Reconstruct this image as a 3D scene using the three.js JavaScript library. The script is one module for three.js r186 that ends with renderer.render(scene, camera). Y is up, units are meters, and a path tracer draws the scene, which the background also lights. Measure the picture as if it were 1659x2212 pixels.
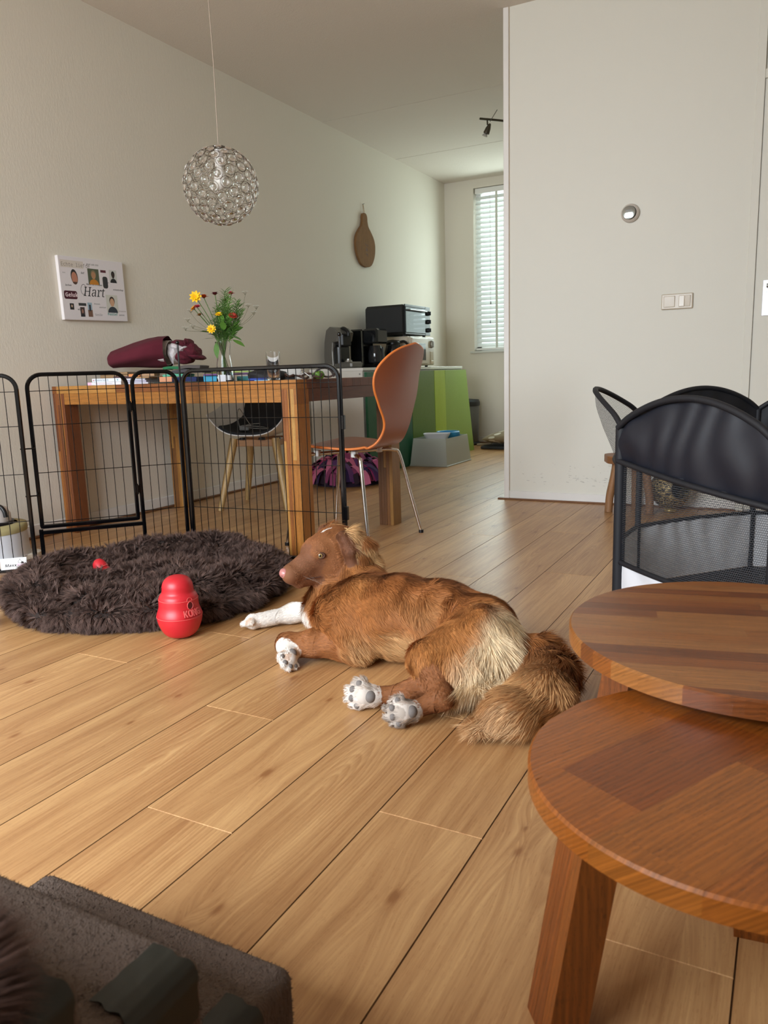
import * as THREE from 'three';
import { ConvexGeometry } from 'three/addons/geometries/ConvexGeometry.js';
import { RoundedBoxGeometry } from 'three/addons/geometries/RoundedBoxGeometry.js';
import { TextGeometry } from 'three/addons/geometries/TextGeometry.js';
import { FontLoader } from 'three/addons/loaders/FontLoader.js';
import { mergeGeometries, mergeVertices, toCreasedNormals } from 'three/addons/utils/BufferGeometryUtils.js';
import { MarchingCubes } from 'three/addons/objects/MarchingCubes.js';
import { MeshSurfaceSampler } from 'three/addons/math/MeshSurfaceSampler.js';
import { RectAreaLightUniformsLib } from 'three/addons/lights/RectAreaLightUniformsLib.js';

// ---------------------------------------------------------------- camera, sky, lights, exposure
const scene = new THREE.Scene();
const renderer = new THREE.WebGLRenderer();
renderer.toneMapping = THREE.LinearToneMapping;
renderer.toneMappingExposure = 1.0;
renderer.shadowMap.enabled = true;
RectAreaLightUniformsLib.init();
const camera = new THREE.PerspectiveCamera(67.33, 1659 / 2212, 0.05, 60);
camera.position.set(0, 0.75, 0);
camera.rotation.set(-0.17748, 0.48964, -0.03048, 'YXZ');
camera.focus = 2.4; camera.userData.fStop = 10;
camera.updateMatrixWorld(true);
// overcast sky outside both windows
scene.background = new THREE.Color().setRGB(1.25, 1.38, 1.5);
const aimed = (name, rgb, power, w, h, from, to) => { const l = new THREE.RectAreaLight(new THREE.Color().setRGB(...rgb), power, w, h); l.position.set(...from); l.lookAt(...to); l.name = name; scene.add(l); return l; };
// bright sky over the garden, reaching the room by the garden doors behind the camera
aimed('garden_sky', [0.87, 0.955, 1.03], 18.5, 3.4, 2.8, [-1.8, 2.3, 2.1], [-1.8, 0.2, -1.6]);
// sky over the street, reaching the kitchen by its window and through the blind
aimed('street_sky', [0.82, 1.0, 0.97], 7.0, 2.2, 2.2, [-2.4, 2.4, -8.9], [-2.4, 1.4, -7.0]);
// daylight on the blind spreading into the kitchen
const kitchenLight = new THREE.RectAreaLight(new THREE.Color().setRGB(0.82, 1.0, 0.96), 2.6, 1.0, 1.5);
kitchenLight.position.set(-2.45, 1.75, -7.56); kitchenLight.rotation.set(0, Math.PI, 0); kitchenLight.name = 'kitchen_window_daylight';
scene.add(kitchenLight);

// ---------------------------------------------------------------- helpers
const V3 = (x, y, z) => new THREE.Vector3(x, y, z);
const V2 = (x, y) => new THREE.Vector2(x, y);
function rng(a) { return () => { a |= 0; a = a + 0x6D2B79F5 | 0; let t = Math.imul(a ^ a >>> 15, 1 | a); t = t + Math.imul(t ^ t >>> 7, 61 | t) ^ t; return ((t ^ t >>> 14) >>> 0) / 4294967296; }; }
const FOC = 1660.57;
const ray = (px, py) => V3(px - 829.5, -(py - 1106), -FOC).applyEuler(camera.rotation).normalize();
const at = (px, py, axis, val) => { const d = ray(px, py); return camera.position.clone().addScaledVector(d, (val - camera.position[axis]) / d[axis]); };
const clamp = (x, a = 0, b = 1) => Math.min(b, Math.max(a, x));
const lerp = (a, b, t) => a + (b - a) * t;
const smooth = (a, b, x) => { const t = clamp((x - a) / (b - a)); return t * t * (3 - 2 * t); };
function h2(x, y, s) { let h = Math.imul(x, 374761393) + Math.imul(y, 668265263) + Math.imul(s, 1274126177) | 0; h = Math.imul(h ^ h >>> 13, 1274126177); h ^= h >>> 16; return (h >>> 0) / 4294967296; }
function vn(x, y, s = 0) { const xi = Math.floor(x), yi = Math.floor(y), fx = x - xi, fy = y - yi, u = fx * fx * (3 - 2 * fx), v = fy * fy * (3 - 2 * fy); const a = h2(xi, yi, s), b = h2(xi + 1, yi, s), c = h2(xi, yi + 1, s), d = h2(xi + 1, yi + 1, s); return a + (b - a) * u + (c - a) * v + (a - b - c + d) * u * v; }
function fbm(x, y, s = 0, o = 3) { let r = 0, a = 0.5, n = 0; for (let i = 0; i < o; i++) { r += a * vn(x, y, s + i * 17); n += a; x *= 2.03; y *= 2.03; a *= 0.5; } return r / n; }
function vn3(x, y, z, s = 0) { const zi = Math.floor(z), f = z - zi, u = f * f * (3 - 2 * f); return lerp(vn(x, y, s + zi * 57), vn(x, y, s + (zi + 1) * 57), u); }

const taken = {};
function numbered(n) { const k = taken[n] = (taken[n] ?? -1) + 1; return k ? n + '_' + String(k).padStart(3, '0') : n; }
function tag(o, label, category, group, kind) { Object.assign(o.userData, { label }); if (category) o.userData.category = category; if (group) o.userData.group = group; if (kind) o.userData.kind = kind; return o; }
// a thing: a Group standing at its base; parts may be given in the thing's own axes
function thing(name, label, category, [x, y, z] = [0, 0, 0], turn = 0, group) {
  const o = new THREE.Group(); o.name = numbered(name); scene.add(o); o.position.set(x, y, z); o.rotation.y = turn;
  return tag(o, label, category, group);
}
// a thing whose parts are given in room coordinates
function thingW(name, label, category, base, group) { const o = thing(name, label, category, base, 0, group); o.world = V3(...base); return o; }
function part(name, geo, mat, parent, label) {
  const m = new THREE.Mesh(geo, mat); m.name = name; parent.add(m);
  if (parent.world) m.position.sub(parent.world);
  if (label) m.userData.label = label;
  return m;
}
function solo(name, geo, mat, label, category, group, kind) { const m = new THREE.Mesh(geo, mat); m.name = numbered(name); scene.add(m); return tag(m, label, category, group, kind); }
function struct(name, geo, mat, label) { const m = new THREE.Mesh(geo, mat); m.name = name; scene.add(m); m.userData.kind = 'structure'; m.userData.label = label; return m; }
function structG(name, label) { const m = new THREE.Group(); m.name = name; scene.add(m); m.userData.kind = 'structure'; m.userData.label = label; return m; }

// geometry
const boxCache = {};
function cbox(w, h, d, c = 0.002) { // chamfered box
  const k = [w, h, d, c].map((v) => v.toFixed(5)).join();
  if (!boxCache[k]) {
    const p = [], a = w / 2, b = h / 2, e = d / 2; c = Math.min(c, a * 0.9, b * 0.9, e * 0.9);
    for (const x of [-1, 1]) for (const y of [-1, 1]) for (const z of [-1, 1]) { p.push(V3(x * (a - c), y * (b - c), z * e), V3(x * (a - c), y * b, z * (e - c)), V3(x * a, y * (b - c), z * (e - c))); }
    boxCache[k] = new ConvexGeometry(p);
  }
  return boxCache[k].clone();
}
const box = (x0, x1, y0, y1, z0, z1, c) => { const g = c === undefined ? new THREE.BoxGeometry(x1 - x0, y1 - y0, z1 - z0).toNonIndexed() : cbox(x1 - x0, y1 - y0, z1 - z0, c); return g.translate((x0 + x1) / 2, (y0 + y1) / 2, (z0 + z1) / 2); };
// uv in metres, u along the grain axis
function uvm(g, axis = 'x', du = 0, dv = 0) {
  if (g.index) g = g.toNonIndexed();
  const p = g.attributes.position, n = p.count, uv = new Float32Array(n * 2), A = V3(), B = V3(), C = V3(), N = V3();
  const ai = 'xyz'.indexOf(axis);
  for (let i = 0; i < n; i += 3) {
    A.fromBufferAttribute(p, i); B.fromBufferAttribute(p, i + 1); C.fromBufferAttribute(p, i + 2);
    N.copy(B).sub(A).cross(C.clone().sub(A)); const q = [Math.abs(N.x), Math.abs(N.y), Math.abs(N.z)], dom = q.indexOf(Math.max(...q));
    let ua, va; if (dom === ai) { ua = (ai + 1) % 3; va = (ai + 2) % 3; } else { ua = ai; va = 3 - ai - dom; }
    for (let k = 0; k < 3; k++) { const v = [p.getX(i + k), p.getY(i + k), p.getZ(i + k)]; uv[(i + k) * 2] = v[ua] * (dom === ai ? 0.3 : 1) + du; uv[(i + k) * 2 + 1] = v[va] + dv; }
  }
  g.setAttribute('uv', new THREE.BufferAttribute(uv, 2)); return g;
}
function cyl(a, b, r, n = 6, r2 = r, caps = true) { const d = b.clone().sub(a), L = d.length(); const g = new THREE.CylinderGeometry(r2, r, L, n, 1, !caps); g.applyQuaternion(new THREE.Quaternion().setFromUnitVectors(V3(0, 1, 0), d.normalize())); return g.translate((a.x + b.x) / 2, (a.y + b.y) / 2, (a.z + b.z) / 2); }
function tube(pts, r, n = 8, seg, closed = false, tension = 0.5) { const c = new THREE.CatmullRomCurve3(pts, closed, 'catmullrom', tension); return new THREE.TubeGeometry(c, seg ?? pts.length * 6, r, n, closed); }
function poly(pts, r, n = 8, closed = false) { const c = new THREE.CurvePath(); for (let i = 0; i < pts.length - (closed ? 0 : 1); i++) c.add(new THREE.LineCurve3(pts[i], pts[(i + 1) % pts.length])); return c; }
const lathe = (pts, n = 32) => new THREE.LatheGeometry(pts.map(([x, y]) => V2(x, y)), n);
const merge = (gs) => mergeGeometries(gs.map((g) => { const q = g.index ? g.toNonIndexed() : g; for (const k of Object.keys(q.attributes)) if (!['position', 'normal', 'uv'].includes(k)) q.deleteAttribute(k); if (!q.attributes.uv) q.setAttribute('uv', new THREE.BufferAttribute(new Float32Array(q.attributes.position.count * 2), 2)); return q; }));
function sweepSq(pts, w, closed = false) { // square tube along a planar polyline given as points; up vector = plane normal
  const n = pts.length, a = V3(), nor = V3();
  const e1 = pts[1].clone().sub(pts[0]), e2 = pts[Math.floor(n / 2)].clone().sub(pts[0]); nor.copy(e1).cross(e2).normalize();
  const rings = [];
  for (let i = 0; i < n; i++) {
    const t = closed ? pts[(i + 1) % n].clone().sub(pts[(i + n - 1) % n]) : pts[Math.min(n - 1, i + 1)].clone().sub(pts[Math.max(0, i - 1)]);
    const s = t.normalize().cross(nor).normalize();
    const c = w * 0.22, r = [];
    for (const [x, y] of [[w / 2, w / 2 - c], [w / 2 - c, w / 2], [-w / 2 + c, w / 2], [-w / 2, w / 2 - c], [-w / 2, -w / 2 + c], [-w / 2 + c, -w / 2], [w / 2 - c, -w / 2], [w / 2, -w / 2 + c]]) r.push(pts[i].clone().addScaledVector(s, x).addScaledVector(nor, y));
    rings.push(r);
  }
  const pos = [], quad = (p, q, u, v) => { for (const k of [p, q, u, p, u, v]) pos.push(k.x, k.y, k.z); };
  for (let i = 0; i < (closed ? n : n - 1); i++) for (let k = 0; k < 8; k++) { const A = rings[i], B = rings[(i + 1) % n]; quad(A[k], A[(k + 1) % 8], B[(k + 1) % 8], B[k]); }
  const g = new THREE.BufferGeometry(); g.setAttribute('position', new THREE.Float32BufferAttribute(pos, 3)); g.computeVertexNormals(); return g;
}
// grid surface from f(u,v) -> Vector3
function surf(f, nu, nv, closeU = false) {
  const pos = [], uv = [], idx = [];
  for (let j = 0; j <= nv; j++) for (let i = 0; i <= nu; i++) { const p = f(i / nu, j / nv); pos.push(p.x, p.y, p.z); uv.push(i / nu, j / nv); }
  for (let j = 0; j < nv; j++) for (let i = 0; i < nu; i++) { const a = j * (nu + 1) + i, b = a + 1, c = a + nu + 1, d = c + 1; idx.push(a, b, d, a, d, c); }
  const g = new THREE.BufferGeometry(); g.setAttribute('position', new THREE.Float32BufferAttribute(pos, 3)); g.setAttribute('uv', new THREE.Float32BufferAttribute(uv, 2)); g.setIndex(idx); g.computeVertexNormals(); return g;
}
// thick sheet from a grid surface: both faces and the rim
function thick(f, nu, nv, t) {
  const g = surf(f, nu, nv), p = g.attributes.position, n = g.attributes.normal, N = p.count, pos = [], uv = [], idx = [];
  for (const s of [0.5, -0.5]) for (let i = 0; i < N; i++) { pos.push(p.getX(i) + n.getX(i) * t * s, p.getY(i) + n.getY(i) * t * s, p.getZ(i) + n.getZ(i) * t * s); uv.push(g.attributes.uv.getX(i), g.attributes.uv.getY(i)); }
  const I = g.index.array; for (let i = 0; i < I.length; i += 3) { idx.push(I[i], I[i + 1], I[i + 2]); idx.push(I[i] + N, I[i + 2] + N, I[i + 1] + N); }
  const rim = []; for (let i = 0; i <= nu; i++) rim.push(i); for (let j = 1; j <= nv; j++) rim.push(j * (nu + 1) + nu); for (let i = nu - 1; i >= 0; i--) rim.push(nv * (nu + 1) + i); for (let j = nv - 1; j > 0; j--) rim.push(j * (nu + 1));
  for (let k = 0; k < rim.length; k++) { const a = rim[k], b = rim[(k + 1) % rim.length]; idx.push(a, a + N, b + N, a, b + N, b); }
  const o = new THREE.BufferGeometry(); o.setAttribute('position', new THREE.Float32BufferAttribute(pos, 3)); o.setAttribute('uv', new THREE.Float32BufferAttribute(uv, 2)); o.setIndex(idx); return toCreasedNormals(o, 0.7);
}

// textures
function dataTex(w, h, fn, srgb = true) {
  const d = new Uint8Array(w * h * 4);
  for (let y = 0; y < h; y++) for (let x = 0; x < w; x++) { const c = fn(x, y); const i = (y * w + x) * 4; d[i] = clamp(c[0], 0, 255); d[i + 1] = clamp(c[1], 0, 255); d[i + 2] = clamp(c[2], 0, 255); d[i + 3] = c[3] ?? 255; }
  const t = new THREE.DataTexture(d, w, h); t.magFilter = THREE.LinearFilter; t.minFilter = THREE.LinearFilter; t.wrapS = t.wrapT = THREE.RepeatWrapping; if (srgb) t.colorSpace = THREE.SRGBColorSpace; t.needsUpdate = true; return t;
}
function canvasTex(w, h, draw) { const c = document.createElement('canvas'); c.width = w; c.height = h; draw(c.getContext('2d'), w, h); const t = new THREE.CanvasTexture(c); t.colorSpace = THREE.SRGBColorSpace; t.magFilter = THREE.LinearFilter; return t; }
const M = (color, roughness = 0.6, extra = {}) => new THREE.MeshStandardMaterial({ color, roughness, ...extra });
const MP = (color, roughness = 0.6, extra = {}) => new THREE.MeshPhysicalMaterial({ color, roughness, ...extra });
function rep(t, u, v) { const c = t.clone(); c.repeat.set(u, v); c.needsUpdate = true; return c; }

// fine relief, 0.25 m tile
const noiseTex = dataTex(512, 512, (x, y) => { const f = (s, k) => { const u = x / 512 * s, v = y / 512 * s; const a = vn(u, v, k), b = vn(u - s, v, k), c = vn(u, v - s, k), d = vn(u - s, v - s, k), fx = x / 512, fy = y / 512; return lerp(lerp(a, b, smooth(0.8, 1, fx)), lerp(c, d, smooth(0.8, 1, fx)), smooth(0.8, 1, fy)); }; const v = 255 * (0.4 * f(48, 1) + 0.35 * f(110, 2) + 0.25 * f(230, 3)); return [v, v, v]; }, false);
// neutral wood grain, 0.6 m along x 0.3 m across
const grainTex = dataTex(1024, 512, (x, y) => {
  const u = x / 1024 * 0.6, v = y / 512 * 0.3;
  const wv = v + 0.012 * (fbm(u * 5, v * 8, 5) - 0.5);
  const ring = 0.5 + 0.5 * Math.sin(wv * 900 + 9 * fbm(u * 4, v * 22, 9));
  const st = fbm(u * 14, v * 260, 3), fine = vn(u * 60, v * 1400, 7);
  let l = 0.80 + 0.09 * ring + 0.20 * (st - 0.5) + 0.10 * (fine - 0.5);
  if (vn(u * 110, v * 1700, 11) > 0.8) l -= 0.12;
  l *= 255; return [l, l * 0.985, l * 0.965];
});
const woodCache = {};
function wood(hex, rough = 0.45) { const k = hex + rough; if (!woodCache[k]) { const t = grainTex.clone(); t.repeat.set(1 / 0.6, 1 / 0.3); t.needsUpdate = true; woodCache[k] = MP(hex, rough, { map: t, bumpMap: t, bumpScale: 0.0003, clearcoat: 0.15, clearcoatRoughness: 0.4 }); } return woodCache[k]; }

const MAT = {
  wall: M(0xe6dfd1, 0.9, { bumpMap: rep(noiseTex, 4, 4), bumpScale: 0.0006 }),
  ceiling: M(0xe4dbd0, 0.95, { bumpMap: rep(noiseTex, 4, 4), bumpScale: 0.0015 }),
  partition: M(0xe2dfd3, 0.55, { bumpMap: rep(noiseTex, 4, 4), bumpScale: 0.0002 }),
  white: M(0xeeeae4, 0.4), whiteGloss: M(0xf0eeea, 0.25), cream: M(0xd9cfc0, 0.35),
  black: M(0x141416, 0.4), blackMetal: M(0x060608, 0.14), blackCloth: M(0x1c1e26, 0.7),
  chrome: M(0xd8d4d0, 0.12, { metalness: 1 }), darkChrome: M(0x77706a, 0.25, { metalness: 1 }), steel: M(0xb0b0ae, 0.35, { metalness: 1 }),
  dark: M(0x2a2a2c, 0.5), grey: M(0x8b8b88, 0.5),
  glass: MP(0xffffff, 0.02, { transmission: 1, thickness: 0, ior: 1.45 }),
};
// ---------------------------------------------------------------- hair blades
function bladeGeo(len, w, bend, seg = 4, vee = 0.35) { // grows along +y, bends towards +z, unit scale
  const pos = [], idx = []; for (let i = 0; i <= seg; i++) { const t = i / seg, y = len * t * (1 - 0.15 * t), z = bend * len * t * t, hw = w * 0.5 * (0.75 + 0.5 * Math.sin(t * 2.2)) * (1 - Math.pow(t, 2.2) * 0.97); pos.push(-hw, y, z, 0, y, z + hw * vee * 2, hw, y, z); }
  for (let i = 0; i < seg; i++) for (let k = 0; k < 2; k++) { const a = i * 3 + k, b = a + 1, c = a + 3, d = a + 4; idx.push(a, b, d, a, d, c); }
  const g = new THREE.BufferGeometry(); g.setAttribute('position', new THREE.Float32BufferAttribute(pos, 3)); g.setIndex(idx); g.computeVertexNormals(); return g;
}
function tuftGeo(bend, K, spread, sw, seed) { // several fine strands growing along +y, bending towards +z
  const R = rng(seed), pos = [], idx = [], seg = 3;
  for (let k = 0; k < K; k++) { const x0 = (k + 0.5) / K - 0.5 + (R() - 0.5) * 0.2, z0 = (R() - 0.5) * 0.02, lx = (R() - 0.5) * spread, bz = bend * (0.6 + 0.8 * R()), ln = 0.75 + 0.35 * R(), a = R() * 1.2 - 0.6, b0 = pos.length / 3;
    for (let i = 0; i <= seg; i++) { const t = i / seg, hw = sw * 0.5 * (1 - Math.pow(t, 1.8) * 0.95), x = x0 * (1 - 0.35 * t) + lx * t * t + 0.12 * Math.sin(t * 5 + k) * spread, y = ln * t * (1 - 0.1 * t), z = z0 + bz * t * t; pos.push(x - hw * Math.cos(a), y, z - hw * Math.sin(a) * 0.1, x + hw * Math.cos(a), y, z + hw * Math.sin(a) * 0.1); if (i < seg) { const q = b0 + i * 2; idx.push(q, q + 1, q + 3, q, q + 3, q + 2); } } }
  const g = new THREE.BufferGeometry(); g.setAttribute('position', new THREE.Float32BufferAttribute(pos, 3)); g.setIndex(idx); g.computeVertexNormals(); return g;
}
class Hair {
  constructor(geo, mat) { this.geo = geo; this.mat = mat; this.m = []; this.c = []; }
  // root p, direction d, bend plane towards n, length and width factors
  add(p, d, n, L, w, col) { const y = d.clone().normalize(), x = y.clone().cross(n).normalize(); if (!isFinite(x.x) || x.lengthSq() < 0.5) x.set(1, 0, 0); const z = x.clone().cross(y); this.m.push([x.x * w, x.y * w, x.z * w, 0, y.x * L, y.y * L, y.z * L, 0, z.x * L, z.y * L, z.z * L, 0, p.x, p.y, p.z, 1]); this.c.push(col); }
  build(name, parent) { const im = new THREE.InstancedMesh(this.geo, this.mat, this.m.length), M4 = new THREE.Matrix4(); this.m.forEach((a, i) => { M4.fromArray(a); im.setMatrixAt(i, M4); im.setColorAt(i, this.c[i]); }); im.name = name; im.userData.kind = 'stuff'; parent.add(im); if (parent.world) im.position.sub(parent.world); return im; }
}
function sampler(geo, seed) { const m = new THREE.Mesh(geo), s = new MeshSurfaceSampler(m); s.setRandomGenerator?.(rng(seed)); s.randomFunction = rng(seed); s.build(); return s; }
// ---------------------------------------------------------------- floor
const PW = 0.1918, PL = 1.285;
const floorAtlas = dataTex(2048, 2048, (x, y) => {
  const row = y >> 8, u = x / 2048 * PL, v = (y & 255) / 256 * PW, s = row * 131 + 7;
  const c = PW * (0.25 + 0.5 * h2(row, 1, 3));
  let du = 0, dark = 0;
  for (let k = 0; k < 3; k++) {
    const ku = PL * (0.08 + 0.84 * h2(row, k, 21)), kv = PW * (0.15 + 0.7 * h2(row, k, 22)), on = h2(row, k, 23);
    if (on > 0.75) continue;
    const sz = 0.006 + 0.012 * h2(row, k, 24), e = Math.hypot((u - ku) * 0.42, v - kv);
    du += Math.exp(-e * e / (sz * sz * 9)) * sz * 1.3 * Math.sign(v - kv);
    dark += 0.75 * Math.exp(-e * e / (sz * sz * 0.16)) + 0.16 * Math.exp(-e * e / (sz * sz * 3.0)) * (0.5 + vn(u * 90, v * 300, s));
  }
  const w = v + du + 0.010 * (fbm(u * 2.2, v * 9, s) - 0.5);
  const hgt = 0.075 * (fbm(u * 1.3, 0.5, s + 3) - 0.47) + 0.004;
  const rr = Math.sqrt((w - c) * (w - c) + hgt * hgt * 3.2) / 0.0075 + 1.6 * (fbm(u * 3, v * 16, s + 5) - 0.5);
  const fr = rr - Math.floor(rr), ring = fr < 0.8 ? fr / 0.8 : (1 - fr) / 0.2;
  const ringAmt = smooth(0.35, 0.7, fbm(u * 1.7, v * 7, s + 31));
  const st = fbm(u * 5, w * 150, s + 7), fine = fbm(u * 22, w * 620, s + 9, 2), broad = fbm(u * 2.0, w * 20, s + 40, 2);
  let t = 0.30 * (ring - 0.45) * ringAmt + 0.5 * (st - 0.5) + 0.28 * (fine - 0.5) + 0.6 * (broad - 0.5) + dark;
  if (vn(u * 70, w * 1500, s + 13) > 0.84) t += 0.16;
  t = clamp(0.36 + t);
  const A = [208, 164, 112], B = [146, 98, 58];
  return [lerp(A[0], B[0], t), lerp(A[1], B[1], t), lerp(A[2], B[2], t)];
});
const plankMat = M(0xffffff, 0.36, { map: floorAtlas, vertexColors: true, bumpMap: floorAtlas, bumpScale: 0.00025 });
const floor = structG('floor', 'warm oak laminate floor of long planks');
function plankGeo(x0, x1, z0, z1, row, cutU0, cutU1, tone) {
  const g = 0.0004, c = 0.0009, e = 0.0009, y1 = 0, y0 = -0.0022, pos = [], uv = [], col = [], nor = [];
  x0 += g; x1 -= g; z0 += 0.0003; z1 -= 0.0003;
  const X = [x0, x0 + c, x1 - c, x1], Z = [z0, z0 + e, z1 - e, z1];
  const P = (i, j) => [X[i], (i === 0 || i === 3 || j === 0 || j === 3) ? y0 : y1, Z[j]];
  const T = (x, z) => [cutU0 + (cutU1 - cutU0) * (z - z0) / (z1 - z0), (row + 0.02 + 0.96 * (x - x0) / (x1 - x0)) / 8];
  const quad = (ps, cl, n) => { for (const k of [0, 1, 2, 0, 2, 3]) { pos.push(...ps[k]); uv.push(...T(ps[k][0], ps[k][2])); col.push(...cl); nor.push(...n); } };
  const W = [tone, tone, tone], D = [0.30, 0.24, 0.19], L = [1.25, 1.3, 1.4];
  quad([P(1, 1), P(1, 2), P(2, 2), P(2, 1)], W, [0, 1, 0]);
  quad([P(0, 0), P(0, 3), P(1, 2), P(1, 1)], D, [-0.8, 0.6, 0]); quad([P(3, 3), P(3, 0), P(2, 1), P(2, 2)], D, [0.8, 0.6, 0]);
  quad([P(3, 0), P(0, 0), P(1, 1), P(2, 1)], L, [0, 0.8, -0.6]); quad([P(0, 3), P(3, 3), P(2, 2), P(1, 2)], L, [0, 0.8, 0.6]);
  const b = new THREE.BufferGeometry(); b.setAttribute('position', new THREE.Float32BufferAttribute(pos, 3)); b.setAttribute('uv', new THREE.Float32BufferAttribute(uv, 2)); b.setAttribute('color', new THREE.Float32BufferAttribute(col, 3)); b.setAttribute('normal', new THREE.Float32BufferAttribute(nor, 3)); return b;
}
{
  part('subfloor', box(-3.6, 1.9, -0.12, -0.0023, -8.0, 1.3), M(0x2b1d12, 0.9), floor);
  const R = rng(11), joint = { 1: -1.072, 2: -1.466, 3: -0.909, 4: -1.291, 5: -0.728, 6: -1.711, 7: -1.417, '-1': -0.931, 0: -0.55 };
  for (let k = -10; k < 16; k++) {
    const xs = -0.2165 - PW * k, x1 = Math.min(1.75, xs), x0 = Math.max(-3.29, xs - PW); if (x1 - x0 < 0.02) continue;
    let z = (joint[k] ?? -R() * PL); while (z < 1.1) z += PL;
    for (; z > -7.72; z -= PL) {
      const za = Math.max(z - PL, -7.72), zb = Math.min(z, 1.1); if (zb - za < 0.02) continue;
      const row = Math.floor(R() * 8), u0 = (za - (z - PL)) / PL, u1 = 1 - (z - zb) / PL, flip = R() < 0.5;
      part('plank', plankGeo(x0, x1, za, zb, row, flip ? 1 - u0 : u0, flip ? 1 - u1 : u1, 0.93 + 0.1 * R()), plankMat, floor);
    }
  }
}
// ---------------------------------------------------------------- shell
const XL = -3.285, ZP = -4.305, ZK = -7.69, YC = 2.645;
const U = (g, a = 'x') => uvm(g, a);
struct('wall_left', U(box(XL - 0.2, XL, 0, YC, ZK - 0.2, 1.2)), MAT.wall, 'off-white stippled plaster wall');
struct('wall_back', U(merge([box(XL, -2.97, 0, YC, ZK - 0.2, ZK), box(-1.9, -0.9, 0, YC, ZK - 0.2, ZK), box(-2.97, -1.9, 0, 0.95, ZK - 0.2, ZK), box(-2.97, -1.9, 2.56, YC, ZK - 0.2, ZK)])), MAT.wall, 'pale plaster wall around the kitchen window');
struct('wall_kitchen_side', U(box(-1.0, -0.8, 0, YC, ZK, ZP - 0.12)), MAT.wall, 'plain kitchen side wall hidden behind the partition');
struct('wall_middle', U(merge([box(-1.478, -0.2, 0, YC, ZP - 0.12, ZP), box(0.74, 1.8, 0, YC, ZP - 0.12, ZP)])), MAT.partition, 'smooth cream partition wall with switch and thermostat');
struct('wall_right', U(box(1.75, 1.95, 0, YC, ZP - 0.12, 1.2)), MAT.wall, 'plain plaster wall beside the sofa');
struct('wall_front', U(merge([box(XL, -3.0, 0, YC, 1.0, 1.2), box(-0.6, 1.75, 0, YC, 1.0, 1.2), box(-3.0, -0.6, 2.4, YC, 1.0, 1.2)])), MAT.wall, 'plaster wall around the garden doors');
const ceiling = structG('ceiling', 'white sprayed concrete ceiling with slab joints');
part('ceiling_backing', box(XL - 0.2, 1.95, YC + 0.02, YC + 0.2, ZK - 0.2, 1.2), MAT.ceiling, ceiling);
for (const [a, b] of [[ZK - 0.2, -6.593], [-6.585, -5.359], [-5.354, 1.2]]) part('ceiling_slab', U(box(XL - 0.2, 1.95, YC, YC + 0.02, a, b)), MAT.ceiling, ceiling);
{ // scuff marks low on the partition
  const tx = canvasTex(1024, 320, (c) => { const R = rng(71); c.clearRect(0, 0, 1024, 320); for (let i = 0; i < 90; i++) { const big = i > 45, x = big ? 560 + R() * 430 : R() * 1000, y = big ? 215 + (R() - 0.5) * 44 : 60 + R() * 220; c.strokeStyle = `rgba(110,112,112,${0.12 + 0.3 * R()})`; c.lineWidth = 1 + 4 * R(); c.beginPath(); c.moveTo(x, y); c.lineTo(x + 6 + 22 * R(), y - 6 + 12 * R()); c.stroke(); } });
  const m = new THREE.Mesh(new THREE.PlaneGeometry(0.62, 0.19).translate(-1.12, 0.165, ZP + 0.0006), M(0xffffff, 0.6, { map: tx, transparent: true })); m.name = 'scuff_marks'; m.userData.label = 'grey scuff marks'; scene.getObjectByName('wall_middle').add(m);
}
const baseboardMat = M(0xe6e3de, 0.45), quarterMat = M(0x7c5436, 0.5);
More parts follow.
